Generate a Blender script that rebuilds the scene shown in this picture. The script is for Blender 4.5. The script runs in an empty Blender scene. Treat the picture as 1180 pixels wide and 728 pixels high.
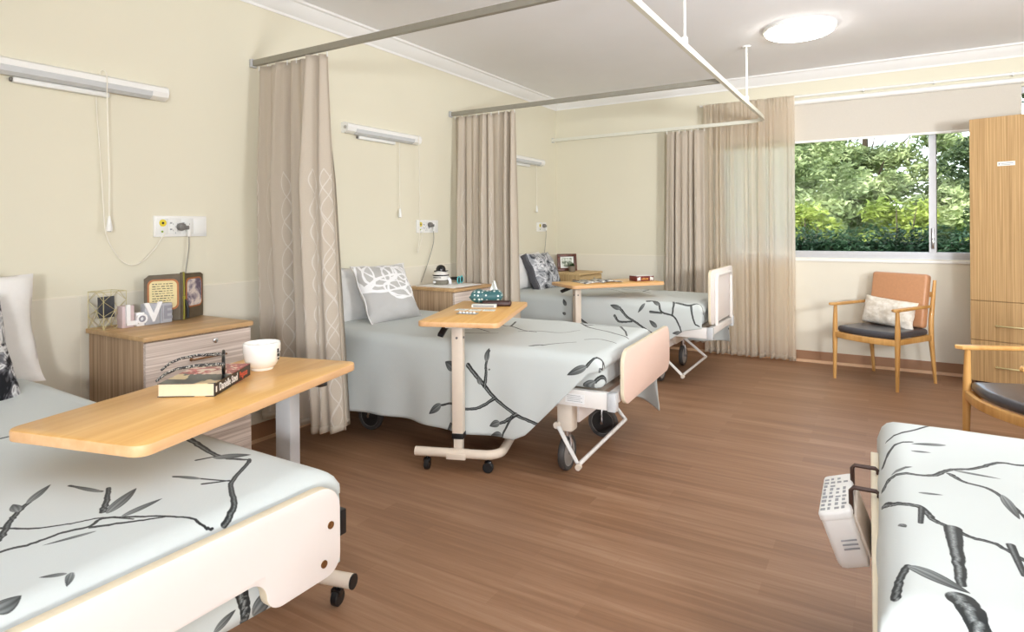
import bpy, bmesh, math, random
import numpy as np
from mathutils import Vector, Matrix, noise
random.seed(7)
R = math.radians
sc = bpy.context.scene
COL = sc.collection
PI = math.pi

# ------------------------------------------------------------------ colours / materials
def lin(c):
    return tuple((v/12.92 if v <= .04045 else ((v+.055)/1.055)**2.4) for v in (x/255 for x in c))
def rgba(c): return lin(c) + (1,)

class NT:
    """small helper around a node tree"""
    def __init__(s, name):
        s.m = bpy.data.materials.new(name); s.m.use_nodes = True
        s.t = s.m.node_tree; s.t.nodes.clear()
        s.out = s.n('ShaderNodeOutputMaterial')
    def n(s, typ, **kw):
        nd = s.t.nodes.new(typ)
        for k, v in kw.items(): setattr(nd, k, v)
        return nd
    def l(s, a, b): s.t.links.new(a, b)
    def val(s, sock, v):
        if hasattr(v, 'node') or isinstance(v, bpy.types.NodeSocket): s.l(v, sock)
        else: sock.default_value = v
    def math(s, op, a, b=0.0, c=None):
        nd = s.n('ShaderNodeMath', operation=op)
        s.val(nd.inputs[0], a); s.val(nd.inputs[1], b)
        if c is not None: s.val(nd.inputs[2], c)
        return nd.outputs[0]
    def mix(s, f, a, b):
        nd = s.n('ShaderNodeMix', data_type='RGBA')
        s.val(nd.inputs[0], f); s.val(nd.inputs[6], a); s.val(nd.inputs[7], b)
        return nd.outputs[2]
    def ramp(s, f, stops):
        nd = s.n('ShaderNodeValToRGB'); e = nd.color_ramp.elements
        while len(e) < len(stops): e.new(.5)
        for el, (p, c) in zip(e, stops): el.position = p; el.color = c
        s.l(f, nd.inputs[0]); return nd.outputs[0]
    def coord(s, kind='Object', scale=(1,1,1), loc=(0,0,0), rot=(0,0,0)):
        tc = s.n('ShaderNodeTexCoord'); mp = s.n('ShaderNodeMapping')
        mp.inputs['Scale'].default_value = scale; mp.inputs['Location'].default_value = loc
        mp.inputs['Rotation'].default_value = rot
        s.l(tc.outputs[kind], mp.inputs[0]); return mp.outputs[0]
    def noise(s, vec, scale=5, detail=3, rough=.5, dist=0):
        nd = s.n('ShaderNodeTexNoise'); s.l(vec, nd.inputs['Vector'])
        nd.inputs['Scale'].default_value = scale; nd.inputs['Detail'].default_value = detail
        nd.inputs['Roughness'].default_value = rough; nd.inputs['Distortion'].default_value = dist
        return nd.outputs[0]
    def bump(s, h, strength=.2, dist=.01):
        nd = s.n('ShaderNodeBump'); nd.inputs['Strength'].default_value = strength
        nd.inputs['Distance'].default_value = dist; s.l(h, nd.inputs['Height']); return nd.outputs[0]
    def bsdf(s, color, rough=.5, metal=0, normal=None, spec=.5, coat=0, sheen=0):
        p = s.n('ShaderNodeBsdfPrincipled')
        s.val(p.inputs['Base Color'], color); s.val(p.inputs['Roughness'], rough)
        p.inputs['Metallic'].default_value = metal
        p.inputs['Specular IOR Level'].default_value = spec
        p.inputs['Coat Weight'].default_value = coat
        p.inputs['Sheen Weight'].default_value = sheen
        if normal is not None: s.l(normal, p.inputs['Normal'])
        s.l(p.outputs[0], s.out.inputs[0]); return p

def plain(name, c, rough=.5, metal=0, var=.04, scale=30, bump=0, spec=.5, coat=0):
    t = NT(name); v = t.coord('Object')
    f = t.noise(v, scale, 3)
    a = rgba(c); lo = tuple(x*(1-var) for x in a[:3])+(1,); hi = tuple(min(1, x*(1+var)) for x in a[:3])+(1,)
    col = t.ramp(f, [(.3, lo), (.7, hi)])
    t.bsdf(col, rough, metal, t.bump(f, bump, .003) if bump else None, spec, coat)
    return t.m

def wood(name, dark, light, axis='x', freq=55, rough=.45, strength=.5, coat=0, spec=.4):
    """straight-grained laminate, grain running along axis"""
    t = NT(name)
    s = {'x': (1.2, freq, freq), 'y': (freq, 1.2, freq), 'z': (freq, freq, 1.2)}[axis]
    v = t.coord('Object', s)
    f = t.noise(v, 1.0, 4, .6, .15)
    s2 = tuple(k*.22 for k in s); f2 = t.noise(t.coord('Object', s2, (3, 1, 2)), 1.0, 3, .5, .3)
    f = t.math('ADD', t.math('MULTIPLY', f, strength+.2), t.math('MULTIPLY', f2, .8-strength))
    col = t.ramp(f, [(.36, rgba(dark)), (.5, rgba(tuple((a+b)/2 for a, b in zip(dark, light)))), (.62, rgba(light))])
    t.bsdf(col, rough, 0, t.bump(f, .05, .002), spec, coat)
    return t.m

M = {}
M['ceiling'] = plain('ceiling_paint', (245,246,250), .9, scale=3, var=.01, spec=.1)
M['cornice'] = plain('cornice_paint', (240,240,240), .7, scale=3, var=.01, spec=.2)
def wallmat(name, c, rough=.75):
    t = NT(name); v = t.coord('Object')
    f = t.noise(v, 1.2, 2); g = t.noise(v, 260, 2)
    a = rgba(c)
    t.bsdf(t.ramp(f, [(.3, tuple(x*.97 for x in a[:3])+(1,)), (.7, a)]), rough, 0, t.bump(g, .06, .002), .25)
    return t.m
M['wall'] = wallmat('cream_wall_paint', (226,221,202))
M['panel'] = wallmat('lower_wall_panel', (228,223,208), .5)
M['trimline'] = plain('panel_edge', (236,230,214), .5, var=.01)
M['skirt'] = plain('brown_coved_vinyl', (158,118,88), .45, var=.06, scale=8)
M['skirtline'] = plain('pale_cove_edge', (205,168,134), .45, var=.04)
def floormat():
    t = NT('wood_plank_vinyl')
    v = t.coord('Object')
    br = t.n('ShaderNodeTexBrick'); t.l(v, br.inputs['Vector'])
    br.offset = .37; br.offset_frequency = 2
    br.inputs['Color1'].default_value = (0,0,0,1); br.inputs['Color2'].default_value = (1,1,1,1); br.inputs['Mortar'].default_value = (.42,.42,.42,1)
    br.inputs['Scale'].default_value = 1; br.inputs['Mortar Size'].default_value = .0012; br.inputs['Mortar Smooth'].default_value = 0
    br.inputs['Brick Width'].default_value = .75; br.inputs['Row Height'].default_value = .083; br.inputs['Bias'].default_value = 0
    g = t.noise(t.coord('Object', (1.6, 34, 1)), 1.0, 5, .62, .35)
    g2 = t.noise(t.coord('Object', (.9, 9, 1), (4,2,0)), 1.0, 3, .5, .4)
    f = t.math('ADD', t.math('ADD', t.math('MULTIPLY', g, .62), t.math('MULTIPLY', g2, .28)), t.math('MULTIPLY', br.outputs['Color'], .13))
    col = t.ramp(f, [(.30, rgba((126,92,68))), (.46, rgba((141,105,78))), (.58, rgba((153,117,90))), (.72, rgba((168,134,107)))])
    t.bsdf(col, t.math('ADD', t.math('MULTIPLY', g, .15), .36), 0, t.bump(g, .04, .002), .35)
    return t.m
M['floor'] = floormat()
M['maple'] = wood('maple_laminate', (224,166,88), (243,196,120), 'y', 30, .32, .4, coat=.15)
M['maple_edge'] = wood('maple_edging', (216,166,116), (234,190,144), 'y', 30, .35, .3)
M['zebra_side'] = wood('bedside_veneer_vertical', (150,122,94), (200,172,142), 'z', 95, .5, .6)
M['zebra_front'] = wood('bedside_veneer_front', (172,154,142), (228,215,206), 'y', 135, .45, .6)
M['bedside_top'] = wood('bedside_top_veneer', (176,140,98), (208,172,126), 'y', 26, .4, .4)
M['bedside_edge'] = wood('bedside_top_edging', (196,168,140), (222,198,172), 'y', 30, .45, .3)
M['light_side'] = wood('pale_oak_vertical', (176,144,98), (208,180,134), 'z', 60, .5, .6)
M['light_front'] = wood('pale_oak_front', (186,156,108), (214,186,140), 'y', 60, .5, .6)
M['wardrobe'] = wood('wardrobe_veneer', (160,127,84), (200,166,119), 'z', 130, .45, .6)
M['chair_wood'] = wood('chair_ash', (188,138,74), (218,172,108), 'z', 24, .4, .4, coat=.1)
M['tan'] = plain('tan_vinyl', (196,144,106), .38, var=.04, scale=60, bump=.05)
M['seat_grey'] = plain('charcoal_vinyl', (70,70,76), .3, var=.05, scale=60, bump=.04, coat=.2)
M['white_metal'] = plain('white_powder_coat', (232,228,224), .35, var=.015)
M['grey_metal'] = plain('grey_powder_coat', (190,192,196), .35, var=.02)
M['cream_metal'] = plain('cream_powder_coat', (226,212,196), .38, var=.02)
M['board'] = plain('bed_end_laminate', (236,228,224), .32, var=.012, scale=3)
M['board_floor_tint'] = plain('bed_end_laminate_floor_tint', (236,206,192), .4, var=.012, scale=3)  # white-cream laminate with the floor's pink reflection mixed into its colour
M['board_edge'] = plain('bed_end_edging', (228,216,190), .45, var=.02)
M['beige_plastic'] = plain('beige_plastic', (218,206,192), .45, var=.02)
M['black_plastic'] = plain('black_plastic', (26,26,28), .4, var=.1)
M['black_gloss'] = plain('black_gloss', (18,18,20), .2, var=.1)
M['rubber'] = plain('grey_rubber', (66,62,60), .6, var=.08)
M['wheel_grey'] = plain('wheel_disc', (150,146,142), .4, var=.04)
M['chrome'] = plain('chrome', (200,200,204), .2, 1, var=.02)
M['brass'] = plain('aged_brass', (150,112,78), .35, .8, var=.05)
M['copper_bolt'] = plain('bronze_bolt', (160,120,80), .35, .9, var=.06)
M['brown_metal'] = plain('brown_hook_coating', (70,50,42), .4, .3, var=.06)
M['gold_wire'] = plain('gold_wire', (216,206,158), .3, .7, var=.05)
M['alu'] = plain('window_aluminium', (192,193,197), .4, .2, var=.02)
M['track'] = plain('anodised_track', (152,149,138), .4, .35, var=.03)
M['track_white'] = plain('white_track', (228,228,216), .4, .1, var=.02)
M['plastic'] = plain('white_plastic', (240,240,238), .35, var=.01)
M['plastic2'] = plain('white_plastic_module', (233,234,232), .35, var=.01)
M['cord'] = plain('ivory_cord', (238,234,222), .5, var=.02)
M['grey_cord'] = plain('grey_cord', (150,148,140), .5, var=.03)
M['grey_plastic'] = plain('grey_plastic', (112,110,108), .45, var=.04)
M['lens'] = plain('grey_diffuser', (204,207,210), .25, var=.03)
M['yellow'] = plain('yellow_label', (226,206,60), .5, var=.03)
M['green_dot'] = plain('green_indicator', (140,170,60), .5, var=.03)
M['ceramic'] = plain('white_ceramic', (246,244,240), .15, var=.005, coat=.4)
M['paper'] = plain('paper_edges', (234,216,186), .8, var=.03, scale=90)
M['white_paper'] = plain('white_paper', (240,244,240), .7, var=.01)
M['ink'] = plain('dark_ink', (42,44,46), .6, var=.05)
M['grey_ink'] = plain('grey_ink', (150,152,156), .6, var=.03)
M['white_ink'] = plain('white_print', (245,245,245), .5, var=.005)
M['red_ink'] = plain('orange_red_print', (216,96,70), .5, var=.02)
M['spine'] = plain('black_cover', (38,34,36), .35, var=.05)
M['teal'] = plain('teal_plastic', (90,190,196), .35, var=.03)
M['dark_brown'] = plain('dark_brown_leather', (62,38,36), .45, var=.08, bump=.05)
M['frame_wood'] = wood('mahogany_frame', (74,38,26), (112,60,42), 'x', 30, .35)
M['album'] = plain('olive_brown_album', (96,84,66), .55, var=.15, scale=22, bump=.1)
M['olive'] = plain('olive_ribbon', (138,132,40), .5, var=.08)
M['page'] = plain('aged_page', (226,210,160), .7, var=.05, scale=14)
M['orange_mat'] = plain('orange_page_border', (176,112,66), .6, var=.06)
M['plant'] = plain('plant_leaf', (62,92,40), .5, var=.25, scale=20)
M['pot'] = plain('grey_clay_pot', (128,118,104), .7, var=.08)
M['blind'] = plain('roller_blind_fabric', (206,200,190), .8, var=.015, scale=120)
M['white_cloth'] = plain('white_cotton', (234,232,230), .85, var=.015, scale=50, bump=.05)
M['grey_cloth'] = plain('pale_grey_cotton', (220,219,217), .85, var=.02, scale=50, bump=.05)
M['border'] = plain('charcoal_border_cloth', (84,84,90), .8, var=.06, scale=70)
M['block'] = plain('grey_block', (176,178,186), .6, var=.06, scale=12)
M['block_side'] = plain('blush_block_side', (208,188,190), .6, var=.06, scale=12)
M['letter'] = plain('white_letter', (246,246,248), .4, var=.005)
M['grey_letter'] = plain('grey_letter', (150,150,160), .5, var=.03)
def emis(name, c, s):
    t = NT(name); e = t.n('ShaderNodeEmission'); e.inputs[0].default_value = rgba(c); e.inputs[1].default_value = s
    t.l(e.outputs[0], t.out.inputs[0]); return t.m
def glassmat():
    t = NT('window_glass'); tr = t.n('ShaderNodeBsdfTransparent'); gl = t.n('ShaderNodeBsdfGlossy')
    tr.inputs[0].default_value = (.94,.97,.96,1); gl.inputs['Roughness'].default_value = .02
    lw = t.n('ShaderNodeFresnel'); lw.inputs[0].default_value = 1.13
    mx = t.n('ShaderNodeMixShader'); t.l(lw.outputs[0], mx.inputs[0]); t.l(tr.outputs[0], mx.inputs[1]); t.l(gl.outputs[0], mx.inputs[2])
    t.l(mx.outputs[0], t.out.inputs[0]); return t.m
M['glass'] = glassmat()
def curtainmat(name, c, line, sheer=0.0, lines=True, trans=.25):
    """woven curtain with wavy embroidered lines running down the lower part"""
    t = NT(name)
    uv = t.n('ShaderNodeTexCoord').outputs['UV']
    sp = t.n('ShaderNodeSeparateXYZ'); t.l(uv, sp.inputs[0]); u, v = sp.outputs[0], sp.outputs[1]
    weave = t.noise(t.coord('UV', (300, 300, 1)), 1, 2)
    base = t.ramp(weave, [(.3, tuple(x*.95 for x in rgba(c)[:3])+(1,)), (.7, rgba(c))])
    if lines:
        tot = None
        for k, (per, amp, fr, ph) in enumerate([(.13, .016, 23, 0), (.13, .016, 23, 2.6), (.19, .022, 16, 1.1)]):
            w = t.math('MULTIPLY', t.math('SINE', t.math('ADD', t.math('MULTIPLY', v, fr), ph)), amp)
            ph2 = t.math('FRACT', t.math('DIVIDE', t.math('ADD', t.math('ADD', u, w), 10.0), per))
            d = t.math('ABSOLUTE', t.math('SUBTRACT', ph2, .5))
            m = t.math('LESS_THAN', d, .0016/per)
            tot = m if tot is None else t.math('MAXIMUM', tot, m)
        fade = t.math('LESS_THAN', v, 1.38)
        base = t.mix(t.math('MULTIPLY', t.math('MULTIPLY', tot, fade), .6), base, rgba(line))
    p = t.n('ShaderNodeBsdfPrincipled'); t.val(p.inputs['Base Color'], base); p.inputs['Roughness'].default_value = .85
    p.inputs['Specular IOR Level'].default_value = .15
    tl = t.n('ShaderNodeBsdfTranslucent'); t.val(tl.inputs[0], base)
    mx = t.n('ShaderNodeMixShader'); mx.inputs[0].default_value = trans
    t.l(p.outputs[0], mx.inputs[1]); t.l(tl.outputs[0], mx.inputs[2]); last = mx.outputs[0]
    if sheer:
        tr = t.n('ShaderNodeBsdfTransparent'); m2 = t.n('ShaderNodeMixShader'); m2.inputs[0].default_value = sheer
        t.l(last, m2.inputs[1]); t.l(tr.outputs[0], m2.inputs[2]); last = m2.outputs[0]
    t.l(last, t.out.inputs[0]); return t.m
M['curtain'] = curtainmat('taupe_privacy_cloth', (214,203,188), (238,234,228))
M['sheer'] = curtainmat('sheer_window_cloth', (248,240,228), (235,230,220), .20, False, .76)

# printed bed linen: the branch print is drawn in code on a cloth-sized canvas (albedo only)
SPAN = 2.6; RES = 2048
def draw_print(name, items, X0, S0, base, far_random=0):
    img = np.empty((RES, RES, 3), np.float32); img[:] = base
    mpp = SPAN/RES
    rs = np.random.RandomState(len(items)*7+3)
    tex = rs.rand(256, 256).astype(np.float32)
    def blend(r0, r1, c0, c1, cov, col):
        sub = img[r0:r1, c0:c1]; sub += (col - sub)*cov[..., None]
    def seg(a, b, wa, wb):
        ax, ay = (a[0]-X0)/mpp, (a[1]-S0)/mpp; bx, by = (b[0]-X0)/mpp, (b[1]-S0)/mpp
        wa, wb = max(wa/mpp*.66, 1.1), max(wb/mpp*.66, 1.1); pad = max(wa, wb)+2
        c0, c1 = int(max(0, min(ax, bx)-pad)), int(min(RES, max(ax, bx)+pad)); r0, r1 = int(max(0, min(ay, by)-pad)), int(min(RES, max(ay, by)+pad))
        if c1 <= c0 or r1 <= r0: return
        yy, xx = np.mgrid[r0:r1, c0:c1].astype(np.float32)
        dx, dy = bx-ax, by-ay; L2 = dx*dx+dy*dy+1e-6; L = L2**.5
        tt = np.clip(((xx-ax)*dx+(yy-ay)*dy)/L2, 0, 1)
        px, py = xx-(ax+tt*dx), yy-(ay+tt*dy); d = np.hypot(px, py); w = wa+(wb-wa)*tt
        sd = (px*-dy+py*dx)/L/np.maximum(w, 1)           # -1..1 across the branch
        cov = np.clip(w-d+.5, 0, 1)
        n = tex[(yy.astype(int)*3) % 256, (xx.astype(int)//2) % 256]
        # engraved look: dark sides, a lighter broken streak along the middle of thick branches
        tone = .025+.34*np.clip((w-2.2)/5, 0, 1)*np.clip(1.0-np.abs(sd+.15)*1.9, 0, 1)*(.35+.65*n)
        blend(r0, r1, c0, c1, cov, tone[..., None]*np.array([.92, 1.0, 1.0], np.float32))
    def bud(a, b, w):
        ax, ay = (a[0]-X0)/mpp, (a[1]-S0)/mpp; bx, by = (b[0]-X0)/mpp, (b[1]-S0)/mpp
        L = math.hypot(bx-ax, by-ay)+1e-6; w = min(max(w/mpp/2, 1.5), .40*L); pad = w+3
        c0, c1 = int(max(0, min(ax, bx)-pad)), int(min(RES, max(ax, bx)+pad)); r0, r1 = int(max(0, min(ay, by)-pad)), int(min(RES, max(ay, by)+pad))
        if c1 <= c0 or r1 <= r0: return
        yy, xx = np.mgrid[r0:r1, c0:c1].astype(np.float32); dx, dy = (bx-ax)/L, (by-ay)/L
        tt = ((xx-ax)*dx+(yy-ay)*dy)/L; q = -(xx-ax)*dy+(yy-ay)*dx
        prof = w*np.maximum(np.sin(np.clip(tt, 0, 1)**.75*PI), 0)**.8
        cov = np.clip(prof-np.abs(q)+.5, 0, 1)*((tt > 0) & (tt < 1))
        s = q/np.maximum(prof, .5)
        stripes = .5+.5*np.sin(s*9+tt*2)
        tone = .025+.26*np.clip(1-tt, 0, 1)*(.4+.6*stripes)+.09*np.clip(.6-np.abs(s-.2), 0, 1)
        edge = np.clip((np.abs(s)-.78)/.2, 0, 1); tone = tone*(1-edge)+.05*edge
        blend(r0, r1, c0, c1, cov, tone[..., None]*np.array([.92, 1.0, 1.0], np.float32))
    def stroke(p):
        # smooth polyline (Catmull-Rom) with slight knobbly jitter
        P = [np.array(q) for q in p]
        if len(P) > 2:
            Q = [2*P[0]-P[1]]+P+[2*P[-1]-P[-2]]; out = []
            for i in range(1, len(Q)-2):
                for k in range(7):
                    t = k/7; a0, a1, a2, a3 = Q[i-1], Q[i], Q[i+1], Q[i+2]
                    out.append(.5*((2*a1)+(-a0+a2)*t+(2*a0-5*a1+4*a2-a3)*t*t+(-a0+3*a1-3*a2+a3)*t**3))
            out.append(P[-1]); P = out
        J = [q+np.array([rs.randn()*.0007, rs.randn()*.0007, 0]) for q in P]
        n = len(J)
        wv = [J[i][2]*(1.2-.55*i/n)*(1+.18*rs.rand()) for i in range(n)]
        for i in range(n-1): seg(J[i], J[i+1], wv[i], wv[i+1])
    its = list(items)
    for k in range(far_random):                            # the far side of the cloth carries the same print
        x = X0+SPAN*(.45+.5*rs.rand()); s = S0+SPAN*(.70+.25*rs.rand()); a = rs.rand()*6.28; pts = [(x, s, .009)]
        for j in range(5): a += rs.randn()*.4; x += .07*math.cos(a); s += .07*math.sin(a); pts.append((x, s, .007))
        its.append(('s', pts)); its.append(('b', [pts[-1], (x+.07*math.cos(a), s+.07*math.sin(a), .03)])); its[-1] = ('b', [(x, s, .03), (x+.07*math.cos(a), s+.07*math.sin(a), .03)])
    for kind, p in its:
        if kind == 's': stroke(p)
    for kind, p in its:
        if kind == 'b': bud(p[0], p[1], p[0][2])
    return to_image(name, img)
def to_image(name, img):
    h, w = img.shape[:2]
    im = bpy.data.images.new(name, w, h, float_buffer=False)
    im.colorspace_settings.name = 'sRGB'
    s = np.where(img <= .0031308, img*12.92, 1.055*np.clip(img, 1e-6, 1)**(1/2.4)-.055)
    px = np.ones((h, w, 4), np.float32); px[..., :3] = s
    im.pixels.foreach_set(px.ravel()); im.update(); im.pack()
    return im
def clothmat(name, im, weave=420, rough=.85):
    t = NT(name); uv = t.n('ShaderNodeTexCoord').outputs['UV']
    ti = t.n('ShaderNodeTexImage'); ti.image = im; ti.extension = 'EXTEND'; t.l(uv, ti.inputs[0])
    wv = t.n('ShaderNodeTexChecker'); t.l(uv, wv.inputs[0]); wv.inputs['Scale'].default_value = weave
    nz = t.noise(t.coord('UV', (14, 14, 1)), 1, 3)
    h = t.math('ADD', t.math('MULTIPLY', wv.outputs[1], .22), t.math('MULTIPLY', nz, 1.0))
    t.bsdf(ti.outputs[0], rough, 0, t.bump(h, .25, .006), .2, sheen=.1)
    return t.m
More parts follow.
